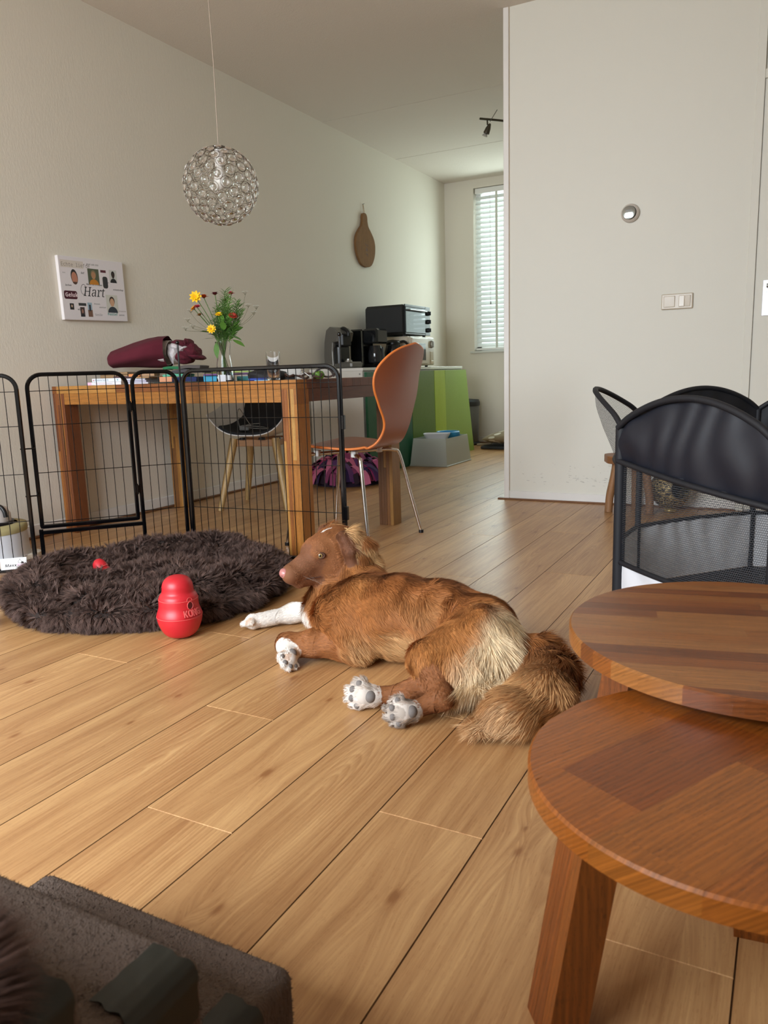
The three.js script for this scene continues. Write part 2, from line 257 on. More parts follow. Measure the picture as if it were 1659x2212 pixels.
{
  const b = structG('baseboard_left', 'white baseboard with a wooden floor strip along the plaster wall');
  part('board', box(XL, XL + 0.009, 0.012, 0.07, ZK, 1.0, 0.003), baseboardMat, b);
  part('floor_strip', box(XL, XL + 0.016, 0, 0.013, ZK, 1.0, 0.004), quarterMat, b);
  const c = structG('baseboard_middle', 'white baseboard with a wooden floor strip along the partition');
  part('board', box(-1.447, -0.236, 0.008, 0.052, ZP, ZP + 0.008, 0.002), baseboardMat, c);
  part('floor_strip', box(-1.52, -0.236, 0, 0.009, ZP - 0.02, ZP + 0.018, 0.003), quarterMat, c);
  const d = structG('baseboard_back', 'white baseboard under the kitchen window');
  part('board', box(XL, -1.0, 0.012, 0.07, ZK, ZK + 0.009, 0.003), baseboardMat, d);
  part('floor_strip', box(XL, -1.0, 0, 0.013, ZK, ZK + 0.016, 0.004), quarterMat, d);
  struct('trim_1', box(-1.482, -1.452, 0.006, YC, ZP - 0.13, ZP + 0.007, 0.002), M(0xece8e2, 0.4), 'white corner trim at the end of the partition');
  struct('trim_2', box(-1.4505, -1.4485, 0.052, YC, ZP, ZP + 0.002), M(0xb09670, 0.8), 'narrow caulk line beside the corner trim');
  const dr = structG('door_1', 'cream door with frame in the partition');
  part('door_frame', merge([box(-0.236, -0.2, 0, YC, ZP - 0.1, ZP + 0.006, 0.002), box(0.7, 0.745, 0, YC, ZP - 0.1, ZP + 0.006, 0.002), box(-0.2, 0.7, 2.06, 2.1, ZP - 0.1, ZP + 0.004, 0.002)]), MAT.partition, dr);
  part('door_leaf', box(-0.2, 0.7, 0.006, 2.06, ZP - 0.045, ZP - 0.004, 0.002), MAT.partition, dr);
  part('upper_panel', box(-0.2, 0.7, 2.1, YC, ZP - 0.05, ZP - 0.01), MAT.partition, dr);
  const plate = part('lock_plate', box(-0.163, -0.118, 0.975, 1.145, ZP - 0.004, ZP + 0.002, 0.0015), M(0xe9e9ee, 0.25, { metalness: 0.3 }), dr, 'white metal lock plate');
  part('door_handle', merge([cyl(V3(-0.14, 1.115, ZP), V3(-0.14, 1.115, ZP + 0.045), 0.009, 12), cyl(V3(-0.145, 1.115, ZP + 0.045), V3(-0.03, 1.112, ZP + 0.045), 0.009, 12)]), MAT.steel, plate);
  for (const y of [1.088, 0.986]) part('screw', cyl(V3(-0.146, y, ZP + 0.001), V3(-0.146, y, ZP + 0.0035), 0.004, 10), MAT.steel, plate);
}
// ---------------------------------------------------------------- kitchen window with blind
{
  const w = structG('window_1', 'white kitchen window frame and sill');
  const fm = M(0xeceae6, 0.4);
  part('window_frame', merge([box(-2.97, -2.92, 0.95, 2.56, ZK - 0.14, ZK - 0.08), box(-1.95, -1.9, 0.95, 2.56, ZK - 0.14, ZK - 0.08), box(-2.97, -1.9, 0.95, 1.0, ZK - 0.14, ZK - 0.08), box(-2.97, -1.9, 2.51, 2.56, ZK - 0.14, ZK - 0.08)]), fm, w);
  part('pane', box(-2.92, -1.95, 1.0, 2.51, ZK - 0.113, ZK - 0.111), MAT.glass, w);
  part('window_sill', box(-3.01, -1.86, 0.935, 0.955, ZK - 0.1, ZK + 0.03, 0.003), M(0xd9d9d2, 0.4), w);
  const bl = thingW('venetian_blind', 'white wooden slatted blind half open over the kitchen window', 'blind', [-2.43, 0.96, ZK - 0.01]);
  const sm = MP(0xe9ece8, 0.45, { transmission: 0.12, thickness: 0 }), x0 = -2.955, x1 = -1.915, zc = ZK - 0.035;
  part('head_rail', box(x0, x1, 2.505, 2.555, zc - 0.025, zc + 0.03, 0.003), fm, bl);
  const slat = cbox(x1 - x0, 0.0032, 0.05, 0.001); slat.rotateX(0.82);
  for (let i = 0; i < 32; i++) { const m = part('slat', slat, sm, bl); m.position.add(V3((x0 + x1) / 2, 1.015 + i * 0.0468, zc)); }
  part('bottom_rail', box(x0, x1, 0.962, 0.985, zc - 0.025, zc + 0.025, 0.003), fm, bl);
  for (const x of [-2.73, -2.15]) part('ladder_tape', box(x - 0.012, x + 0.012, 0.97, 2.51, zc + 0.0225, zc + 0.0235), M(0xd6d8cc, 0.8), bl);
  for (const [x, y] of [[-2.79, 1.44], [-2.795, 1.25]]) { const c = part('cord', cyl(V3(x, y, zc + 0.034), V3(x, 2.51, zc + 0.034), 0.0012, 5), M(0xe0e0da, 0.8), bl); part('tassel', lathe([[0.0015, 0.03], [0.004, 0.024], [0.007, 0.004], [0.004, 0], [0, 0]], 10).translate(x, y - 0.02, zc + 0.034), M(0x7d807a, 0.5), c); }
}
// garden doors behind the camera
{
  const w = structG('window_2', 'garden doors with white frames behind the camera'), fm = M(0xeceae6, 0.4), q = [];
  for (const x of [-3.0, -1.84, -0.66]) q.push(box(x, x + 0.06, 0, 2.4, 1.06, 1.12));
  q.push(box(-3.0, -0.6, 0, 0.08, 1.06, 1.12), box(-3.0, -0.6, 2.34, 2.4, 1.06, 1.12));
  part('door_frames', merge(q), fm, w);
  part('pane', box(-2.94, -1.84, 0.08, 2.34, 1.088, 1.09), MAT.glass, w); part('pane', box(-1.78, -0.66, 0.08, 2.34, 1.088, 1.09), MAT.glass, w);
  struct('patio', box(-9, 7, -0.2, -0.06, 1.25, 14), M(0xa08468, 0.9), 'brick patio outside the garden doors');
  struct('street', box(-9, 7, -0.2, -0.06, -22, ZK - 0.25), M(0x8c8a86, 0.9), 'pavement outside the kitchen window');
}
// ---------------------------------------------------------------- dining table
const TT = 0.738; // top of the dining table
const TBL = { x: -1.768, z: -2.604, t: 0.0372, L: 1.503, D: 0.842, w: 0.081 };
// table axes: a runs from the right front corner to the left, b to the back
const tblPt = (a, y, b) => V3(TBL.x - Math.cos(TBL.t) * a + Math.sin(TBL.t) * b, y, TBL.z - Math.sin(TBL.t) * a - Math.cos(TBL.t) * b);
const tones = ['#c68238', '#b67432', '#d4994e', '#9c5c2a', '#bf7a34', '#aa662e', '#d8a45a'];
const tonesRed = ['#7a4830', '#6c3c26', '#8a5436', '#744630'];
{
  const g = thing('dining_table', 'solid wood dining table of mixed brown staves against the plaster wall', 'table', [TBL.x, 0, TBL.z], Math.PI - TBL.t);
  // local axes after the turn: +x runs left along the table, +z runs to the back
  const R = rng(5), { L, D, w } = TBL;
  const top = new THREE.Group(); top.name = 'table_top'; g.add(top);
  const sw = 0.0702, rows = 12;
  for (let r = 0; r < rows; r++) {
    let x = -R() * 0.3; const b0 = D * r / rows, b1 = D * (r + 1) / rows;
    while (x < L) { const len = 0.32 + R() * 0.45, x0 = Math.max(x, 0), x1 = Math.min(x + len, L); if (x1 - x0 > 0.01) part('stave', uvm(box(x0, x1, TT - 0.036, TT, b0, b1, 0.0006), 'x', R() * 3, R() * 3), wood((r > 0 && x0 === 0 ? tonesRed : tones)[Math.floor(R() * 4)], 0.42), top); x += len; }
  }
  const ay0 = 0.648, ay1 = TT - 0.036;
  const apron = (x0, x1, z0, z1, ax, tn) => { const n = part('apron', uvm(box(x0, x1, ay0, ay1, z0, z1, 0.001), ax, R() * 3, R()), wood(tn, 0.42), g); return n; };
  apron(w, L - w, 0.002, 0.026, 'x', '#c4833a'); apron(w, L - w, D - 0.026, D - 0.002, 'x', '#9c5a28');
  apron(0.002, 0.026, w, D - w, 'z', '#744832'); apron(L - 0.026, L - 0.002, w, D - w, 'z', '#9c5a28');
  for (const [x0, z0, seed, tn] of [[0, 0, 3, tones], [L - w, 0, 4, ['#8a4c24', '#b5712f', '#7c441f', '#a05e2a']], [0, D - w, 6, ['#a87a3c', '#8b5a2c', '#b58644', '#6e4522']], [L - w, D - w, 7, ['#b9803c', '#a06a30', '#c79048', '#8c5a2a']]]) {
    const leg = new THREE.Group(); leg.name = 'leg'; g.add(leg); const q = rng(seed);
    const cols = [[0, 0.017], [0.017, 0.035], [0.035, 0.049], [0.049, 0.066], [0.066, w]];
    cols.forEach(([c0, c1], i) => { let y = 0; while (y < ay1) { const len = 0.28 + q() * 0.5, y1 = Math.min(y + len, ay1); const inset = 0.0004 * (i % 2); part('stave', uvm(box(x0 + c0, x0 + c1, y, y1, z0 + inset, z0 + w - inset, 0.0008), 'y', q() * 3, q() * 3), wood(tn[Math.floor(q() * tn.length)], 0.42), leg); y = y1; } });
  }
}
// ---------------------------------------------------------------- orange plywood chair, facing the table
{
  const g = thing('plywood_chair', 'orange waisted plywood chair with chrome tube legs tucked under the dining table', 'chair', [-1.775, 0, -3.01]);
  const om = MP(0x9e5634, 0.36, { clearcoat: 0.3, clearcoatRoughness: 0.35 }), edge = M(0xe8823c, 0.4);
  // profile in x (back of the chair is +x), y
  const prof = new THREE.CatmullRomCurve3([V3(-0.225, 0.428, 0), V3(-0.13, 0.438, 0), V3(0.0, 0.430, 0), V3(0.12, 0.428, 0), V3(0.20, 0.452, 0), V3(0.245, 0.52, 0), V3(0.262, 0.62, 0), V3(0.296, 0.75, 0), V3(0.345, 0.872, 0)]);
  const hc = new THREE.SplineCurve([[0, 0.05], [0.02, 0.125], [0.07, 0.172], [0.16, 0.205], [0.27, 0.208], [0.38, 0.172], [0.47, 0.135], [0.55, 0.117], [0.62, 0.125], [0.70, 0.168], [0.78, 0.204], [0.86, 0.207], [0.93, 0.172], [0.975, 0.11], [1, 0.012]].map((q) => V2(...q))).getPoints(300);
  const half = (s) => { let i = 1; while (i < hc.length - 1 && hc[i].x < s) i++; const a = hc[i - 1], b = hc[i]; return Math.max(0.01, lerp(a.y, b.y, clamp((s - a.x) / Math.max(1e-6, b.x - a.x)))); };
  const f = (u, v) => { const p = prof.getPointAt(v), w = half(v) * (2 * u - 1); const curl = smooth(0.55, 0.9, v) * 0.9 * w * w; return V3(p.x - curl, p.y + (v < 0.45 ? 0.35 * w * w : 0), w); };
  const shell = part('shell', thick(f, 20, 90, 0.0115), om, g);
  // visible plywood edge band
  const rim = []; for (let i = 0; i <= 90; i++) rim.push(f(0, i / 90)); for (let i = 90; i >= 0; i--) rim.push(f(1, i / 90));
  part('plywood_edge', tube(rim, 0.0058, 6, 260, true, 0.5), edge, shell, 'bright orange lacquered plywood edge');
  const leg = (sx, sz, x, z) => part('leg', tube([V3(0.02 * sx, 0.408, 0.02 * sz), V3(0.09 * sx, 0.408, 0.11 * sz), V3(0.145 * sx, 0.402, 0.165 * sz), V3(0.165 * sx, 0.375, 0.185 * sz), V3(lerp(0.165 * sx, x, 0.5), 0.19, lerp(0.185 * sz, z, 0.5)), V3(x, 0.006, z)], 0.0085, 10, 60), MAT.chrome, g);
  for (const [sx, sz, x, z] of [[1, 1, 0.212, 0.222], [1, -1, 0.237, -0.247], [-1, -1, -0.215, -0.21], [-1, 1, -0.215, 0.215]]) {
    const l = leg(sx, sz, x, z); part('rubber_foot', new THREE.CylinderGeometry(0.0115, 0.0115, 0.014, 12).translate(x, 0.007, z), MAT.black, l);
    part('seat_clip', box(0.095 * sx - 0.012, 0.095 * sx + 0.012, 0.396, 0.424, 0.115 * sz - 0.014, 0.115 * sz + 0.014, 0.003), M(0xdcd8d4, 0.5), g);
  }
}
// ---------------------------------------------------------------- white shell chair with beech legs
{
  const g = thing('shell_chair', 'white bucket chair with black seat pad and beech legs behind the dining table', 'chair', [-2.745, 0, -3.665], 0.262);
  const wm = M(0xe4e2de, 0.35), beech = '#d9b376';
  // seat bucket: front edge +z
  const f = (u, v) => { const a = (u - 0.5) * 2, t = v; // t 0 front .. 1 top of back
    const z = t < 0.55 ? lerp(0.235, -0.17, t / 0.55) : lerp(-0.17, -0.245, (t - 0.55) / 0.45);
    const y0 = t < 0.55 ? 0.435 - 0.02 * Math.sin(t / 0.55 * Math.PI) : lerp(0.435, 0.80, Math.pow((t - 0.55) / 0.45, 1.1));
    const wdt = t < 0.55 ? lerp(0.235, 0.25, t) : lerp(0.25, 0.19, (t - 0.55) / 0.45);
    const side = Math.pow(Math.abs(a), 3.2) * (t < 0.55 ? lerp(0.12, 0.24, t / 0.55) : 0.24 * (1 - (t - 0.55) / 0.45));
    return V3(a * wdt, y0 + side, z + Math.pow(Math.abs(a), 3) * 0.06 * smooth(0.4, 0.9, t)); };
  part('seat_shell', thick(f, 28, 30, 0.006), wm, g);
  part('seat_pad', thick((u, v) => { const p = f(0.14 + 0.72 * u, 0.03 + 0.9 * v); return p.add(V3(0, 0.012, 0.012)); }, 16, 20, 0.012), M(0x17171a, 0.75), g);
  for (const [sx, sz] of [[-1, 1], [1, 1], [-1, -1], [1, -1]]) {
    const a = V3(sx * 0.125, 0.41, sz * 0.125), b = V3(sx * 0.205, 0, sz * 0.2), q = cyl(b, a, 0.018, 4, 0.026); part('leg', uvm(q, 'y'), wood(beech, 0.5), g);
  }
  for (const s of [-1, 1]) { part('rail', uvm(box(-0.13, 0.13, 0.365, 0.405, s * 0.12 - 0.011, s * 0.12 + 0.011, 0.002), 'x'), wood('#b9824a', 0.5), g); part('rail', uvm(box(s * 0.12 - 0.011, s * 0.12 + 0.011, 0.365, 0.405, -0.12, 0.12, 0.002), 'z'), wood('#b9824a', 0.5), g); }
  for (const [x, z] of [[-0.07, 0.13], [0.05, 0.14], [0.13, 0.1]]) part('bolt_pad', new THREE.CylinderGeometry(0.018, 0.022, 0.012, 12).translate(x, 0.41, z), MAT.black, g);
  const c = thing('charging_cable', 'grey charger with coiled cable lying on the black seat pad', 'cable', [-2.80, 0.447, -3.60], 0.26);
  const gm = M(0x8d8880, 0.6); part('plug', box(-0.05, 0.01, 0.004, 0.032, -0.03, 0.01, 0.004), gm, c);
  const pts = []; for (let i = 0; i < 26; i++) { const t = i / 25 * 11; pts.push(V3(0.04 + 0.075 * Math.cos(t) + 0.03 * i / 25, 0.008 + 0.002 * i / 5 + 0.012 * (1 + Math.sin(t * 0.7)), 0.01 + 0.035 * Math.sin(t))); }
  part('cable', tube(pts, 0.0026, 6, 150), gm, c);
  part('cable', tube([V3(-0.05, 0.02, 0), V3(-0.06, 0.09, 0), V3(-0.045, 0.13, 0), V3(-0.01, 0.085, 0.01), V3(0.03, 0.03, 0.02)], 0.0022, 6, 40), gm, c);
}
// ---------------------------------------------------------------- pet fence panels
{
  const bm = MAT.blackMetal, H = 0.797, T = 0.016;
  const outline = (w, y0, y1, r, m = 0) => { const p = []; const x0 = T / 2 + m, x1 = w - T / 2 - m, b = y0 + T / 2, t = y1 - T / 2; p.push(V3(x0, b, 0)); for (let i = 0; i <= 8; i++) { const a = Math.PI - i / 8 * Math.PI / 2; p.push(V3(x0 + r + r * Math.cos(a), t - r + r * Math.sin(a), 0)); } for (let i = 0; i <= 8; i++) { const a = Math.PI / 2 - i / 8 * Math.PI / 2; p.push(V3(x1 - r + r * Math.cos(a), t - r + r * Math.sin(a), 0)); } p.push(V3(x1, b, 0)); const q = []; for (let i = 0; i < p.length; i++) { q.push(p[i]); if (p[i].distanceTo(p[(i + 1) % p.length]) > 0.1) { const a = p[i], c = p[(i + 1) % p.length], d = c.clone().sub(a).normalize(); q.push(a.clone().addScaledVector(d, 0.003), c.clone().addScaledVector(d, -0.003)); } } return q; };
  const yTopOf = (x, w, y1, r, m = 0) => { const x0 = T / 2 + m, x1 = w - T / 2 - m; const t = y1 - T / 2; const dx = x < x0 + r ? x0 + r - x : x > x1 - r ? x - (x1 - r) : 0; return t - r + Math.sqrt(Math.max(0, r * r - dx * dx)); };
  const hs = [0.725, 0.59, 0.40, 0.21];
  function wires(g, w, x0, x1, n, y0, y1, r, m, levels, ww = 0.0016) {
    for (let i = 1; i <= n; i++) { const x = lerp(x0, x1, i / (n + 1)); part('wire', cyl(V3(x, y0, 0), V3(x, yTopOf(x - m, w, y1, r, 0) - 0.004, 0), ww, 6), bm, g); }
    for (const y of levels) part('wire', cyl(V3(x0, y, 0.002), V3(x1, y, 0.002), ww * 1.05, 6), bm, g);
  }
  function pin(g, x) { const p = part('pin_rod', cyl(V3(x, 0.01, 0.0), V3(x, 0.90, 0.0), 0.004, 8), bm, g); part('ball_knob', new THREE.SphereGeometry(0.0085, 14, 10).translate(x, 0.905, 0), bm, p); }
  const panelG = (label, A, B) => { const d = V3(B[0] - A[0], 0, B[1] - A[1]), g = thing('pet_fence_panel', label, 'fence', [A[0], 0, A[1]], Math.atan2(-d.z, d.x), 'black wire pen panels round the dog bed'); return [g, d.length()]; };
  // wide panel before the table leg
  { const [g, w] = panelG('wide black wire pen panel standing before the dining table leg', [-2.289, -2.512], [-1.55, -2.585]);
    part('frame', sweepSq(outline(w, 0.006, H, 0.055), T, true), bm, g); wires(g, w, T, w - T, 19, 0.014, H, 0.055, 0, hs);
    pin(g, -0.004); pin(g, w + 0.002); for (const y of [0.57, 0.21]) part('hinge_sleeve', box(w - 0.002, w + 0.011, y - 0.028, y + 0.028, -0.009, 0.009, 0.002), bm, g); }
  // panel with the gate
  { const A = [-2.684, -2.05], B = [-2.299, -2.506]; const [g, w] = panelG('black wire pen panel with a gate behind the shaggy dog bed', A, B), xs = w - 0.195;
    part('frame', merge([sweepSq(outline(w - xs, 0.006, H, 0.05).map((p) => p.add(V3(xs, 0, 0))), T, true)]), bm, g);
    part('sill_bar', box(0.006, xs + 0.004, 0.148, 0.164, -0.008, 0.008, 0.002), bm, g);
    part('post', box(0, 0.016, 0.006, 0.17, -0.008, 0.008, 0.002), bm, g); part('bottom_bar', box(0, xs, 0.006, 0.022, -0.008, 0.008, 0.002), bm, g);
    const n = 4; for (let i = 1; i <= n; i++) { const x = lerp(xs + T, w - T, i / (n + 1)); part('wire', cyl(V3(x, 0.014, 0), V3(x, yTopOf(x - xs, w - xs, H, 0.05) - 0.004, 0), 0.0016, 6), bm, g); }
    for (const y of hs) part('wire', cyl(V3(xs + T, y, 0.002), V3(w - T, y, 0.002), 0.0017, 6), bm, g);
    for (let i = 1; i <= 10; i++) { const x = lerp(T, xs, i / 11); part('wire', cyl(V3(x, 0.014, 0), V3(x, 0.15, 0), 0.0016, 6), bm, g); }
    const gate = new THREE.Group(); gate.name = 'gate'; g.add(gate);
    const gw = xs - 0.012, sh = 0.006; part('gate_frame', sweepSq(outline(gw, 0.172, H, 0.055).map((p) => p.add(V3(sh, 0, 0))), T, true), bm, gate);
    for (let i = 1; i <= 9; i++) { const x = lerp(T, gw - T, i / 10); part('wire', cyl(V3(x + sh, 0.18, 0), V3(x + sh, yTopOf(x, gw, H, 0.055) - 0.004, 0), 0.0016, 6), bm, gate); }
    for (const y of [0.725, 0.59, 0.40, 0.197]) part('wire', cyl(V3(sh + T, y, 0.002), V3(sh + gw - T, y, 0.002), 0.0017, 6), bm, gate);
    for (const y of [0.65, 0.305]) part('hinge', merge([box(xs - 0.016, xs + 0.002, y - 0.016, y + 0.016, 0.006, 0.012, 0.001), box(xs - 0.009, xs - 0.003, y - 0.022, y + 0.022, -0.004, 0.014, 0.001), cyl(V3(xs - 0.014, y + 0.016, 0.008), V3(xs - 0.014, y + 0.016, 0.0155), 0.0028, 8), cyl(V3(xs + 0.006, y + 0.016, 0.008), V3(xs + 0.006, y + 0.016, 0.0155), 0.0028, 8)]), bm, g);
    for (const y of [0.50, 0.31]) part('latch', merge([cyl(V3(-0.035, y, 0.008), V3(0.02, y, 0.008), 0.003, 8), cyl(V3(0.012, y, 0.006), V3(0.012, y + 0.014, 0.012), 0.003, 8)]), bm, gate);
  }
  // panel running out of view, with the maker's plate
  { const A = [-3.13, -1.60], B = [-2.688, -2.032]; const [g, w] = panelG('black wire pen panel carrying a white name plate', A, B);
    part('frame', sweepSq(outline(w, 0.006, H, 0.055), T, true), bm, g); wires(g, w, T, w - T, 15, 0.014, H, 0.055, 0, hs);
    const tx = canvasTex(512, 256, (c, W, Hh) => { c.fillStyle = '#f8fafc'; c.fillRect(0, 0, W, Hh); c.save(); c.transform(1, 0, -0.2, 1, 0, 0); c.font = 'bold 92px sans-serif'; c.fillStyle = '#101014'; c.fillText('Maxx', 108, 196); const mw = c.measureText('Maxx').width; c.fillStyle = '#e9bfe0'; c.fillText('Pet', 112 + mw, 196); c.restore(); c.strokeStyle = '#222'; c.lineWidth = 6; c.beginPath(); c.moveTo(345, 92); c.lineTo(372, 50); c.lineTo(384, 22); c.lineTo(400, 56); c.lineTo(424, 84); c.lineTo(392, 124); c.lineTo(362, 118); c.closePath(); c.stroke(); c.fillStyle = '#111'; c.beginPath(); c.moveTo(396, 132); c.lineTo(428, 84); c.lineTo(462, 104); c.lineTo(448, 140); c.closePath(); c.fill(); });
    const pl = part('name_plate', new RoundedBoxGeometry(0.098, 0.047, 0.003, 2, 0.0014).translate(w - 0.088, 0.043, 0.012), M(0xf2f5f8, 0.3), g, 'white enamel name plate');
    const q = new THREE.PlaneGeometry(0.094, 0.044).translate(w - 0.088, 0.043, 0.0137); part('lettering', q, M(0xffffff, 0.3, { map: tx }), pl);
  }
}
// ---------------------------------------------------------------- round coffee tables
function roundTable(name, label, c, R, top, th, dirDeg, sw, tonesArr, seed, legs) {
  const g = thing(name, label, 'table', [c[0], 0, c[1]], 0, 'nest of two round oak coffee tables'); const q = rng(seed), tt = new THREE.Group(); tt.name = 'table_top'; g.add(tt);
  const dir = dirDeg * Math.PI / 180, ch = 0.003;
  const clipStave = (v0, v1, u0, u1) => { // rectangle cut by the disc, counter-clockwise
    const pts = [], n = 10, inside = (u, v) => u * u + v * v <= R * R + 1e-9;
    const edge = (a, b) => { for (let i = 0; i < n; i++) { const t = i / n; pts.push([lerp(a[0], b[0], t), lerp(a[1], b[1], t)]); } };
    edge([u0, v0], [u1, v0]); edge([u1, v0], [u1, v1]); edge([u1, v1], [u0, v1]); edge([u0, v1], [u0, v0]);
    // pull outside points onto the circle along u (rows are narrow), keep order
    const out = []; for (const [u, v] of pts) { const vv = clamp(v, -R + 1e-4, R - 1e-4), m = Math.sqrt(R * R - vv * vv); out.push([clamp(u, -m, m), vv]); }
    const r = []; for (const p of out) { const l = r[r.length - 1]; if (!l || Math.hypot(l[0] - p[0], l[1] - p[1]) > 1e-5) r.push(p); } while (r.length > 2 && Math.hypot(r[0][0] - r[r.length - 1][0], r[0][1] - r[r.length - 1][1]) < 1e-5) r.pop(); return r;
  };
  const toX = (u, v) => [u * Math.cos(dir) + v * Math.sin(dir), -u * Math.sin(dir) + v * Math.cos(dir)];
  for (let v0 = -R; v0 < R - 1e-3; v0 += sw) {
    const v1 = Math.min(v0 + sw, R); let u = -R - q() * 0.25;
    while (u < R) { const len = 0.2 + q() * 0.38, P = clipStave(v0, v1, u, u + len); u += len; if (P.length < 3) continue;
      let area = 0; for (let i = 0; i < P.length; i++) { const a = P[i], b = P[(i + 1) % P.length]; area += a[0] * b[1] - a[1] * b[0]; } if (Math.abs(area) < 1e-5) continue;
      const tri = THREE.ShapeUtils.triangulateShape(P.map((p) => V2(p[0], p[1])), []), pos = [], uv = [], ou = q() * 2, ov = q() * 2;
      const put = (p, y) => { const r = Math.hypot(p[0], p[1]); let a = p; if (y === 'top') { const k = r > R - ch ? (R - ch) / r : 1; a = [p[0] * k, p[1] * k]; } const [x, z] = toX(a[0], a[1]); pos.push(x, y === 'top' ? top : y === 'mid' ? top - ch : top - th, z); uv.push(a[0] + ou, (y === 'top' || y === 'mid') ? a[1] + ov : a[1] + ov + th); };
      for (const t of tri) { for (const k of [t[0], t[2], t[1]]) put(P[k], 'top'); for (const k of t) put(P[k], 'low'); }
      for (let i = 0; i < P.length; i++) { const a = P[i], b = P[(i + 1) % P.length]; for (const [s, e] of [['top', 'mid'], ['mid', 'low']]) { put(a, s); put(b, s); put(b, e); put(a, s); put(b, e); put(a, e); } }
      const bg = new THREE.BufferGeometry(); bg.setAttribute('position', new THREE.Float32BufferAttribute(pos, 3)); bg.setAttribute('uv', new THREE.Float32BufferAttribute(uv, 2)); bg.computeVertexNormals();
      part('stave', bg, wood(tonesArr[Math.floor(q() * tonesArr.length)], 0.33), tt); }
  }
  for (const [a, turn] of legs) {
    const leg = new THREE.Group(); leg.name = 'leg'; g.add(leg); const ra = a * Math.PI / 180, e = V3(Math.cos(ra), 0, Math.sin(ra)), s = V3(-e.z, 0, e.x);
    const r1 = R * 0.66, r0 = R * 0.86, lw = 0.062, lt = 0.046, ea = ra + turn, ex = V3(Math.cos(ea), 0, Math.sin(ea)), ey = V3(-ex.z, 0, ex.x);
    [[-lw / 2, -lw / 6], [-lw / 6, lw / 6], [lw / 6, lw / 2]].forEach(([b0, b1], i) => {
      const p = []; for (const b of [b0 + 0.0002, b1 - 0.0002]) for (const d of [-lt / 2, lt / 2]) { p.push(e.clone().multiplyScalar(r0).addScaledVector(ex, d).addScaledVector(ey, b), e.clone().multiplyScalar(r1).addScaledVector(ex, d).addScaledVector(ey, b).setY(top - th)); }
      part('stave', uvm(new ConvexGeometry(p), 'y', q() * 2, q() * 2), wood(tonesArr[(i + Math.floor(q() * 3)) % tonesArr.length], 0.4), leg);
    });
  }
}
const oakT = ['#9a5722', '#8f4f1f', '#a8672d', '#83471c', '#a05e28', '#ad7038'];
roundTable('round_coffee_table', 'lower round oak coffee table pushed partly under its taller twin', [-0.026, -0.843], 0.225, 0.322, 0.024, 62, 0.105, ['#955019', '#a55c1f', '#8c4817', '#a86224'], 21, [[157, -0.24], [277, -0.24], [37, -0.24]]);
roundTable('round_coffee_table', 'taller round oak coffee table of narrow staves before the fabric pet pen', [-0.030, -1.22], 0.27, 0.36, 0.025, 12, 0.034, oakT, 33, [[180, 0.2], [0, 0.2], [270, 0.2]]);
// ---------------------------------------------------------------- small wooden stool by the partition
{
  const g = thing('wooden_stool', 'small rustic tree-wood stool against the partition wall', 'stool', [-0.72, 0, -4.135]);
  const sh = []; for (let i = 0; i < 28; i++) { const a = i / 28 * Math.PI * 2; sh.push(V2((0.145 + 0.008 * Math.sin(3 * a) + 0.005 * Math.sin(7 * a)) * Math.cos(a), (0.135 + 0.006 * Math.cos(4 * a)) * Math.sin(a))); }
  const sg = new THREE.ExtrudeGeometry(new THREE.Shape(sh), { depth: 0.03, bevelEnabled: true, bevelSize: 0.005, bevelThickness: 0.005, bevelSegments: 2 }).rotateX(-Math.PI / 2).translate(0, 0.262, 0);
  part('seat', uvm(sg, 'x'), wood('#a06c42', 0.6), g);
  for (const [x, z] of [[-0.11, 0.06], [0.1, 0.07], [0.0, -0.09]]) part('leg', uvm(tube([V3(x * 0.7, 0.262, z * 0.7), V3(x * 0.8, 0.18, z * 0.82), V3(x * 0.95, 0.09, z * 0.9), V3(x, 0.0, z)], 0.021, 9, 14), 'y'), wood('#a87a50', 0.65), g);
}
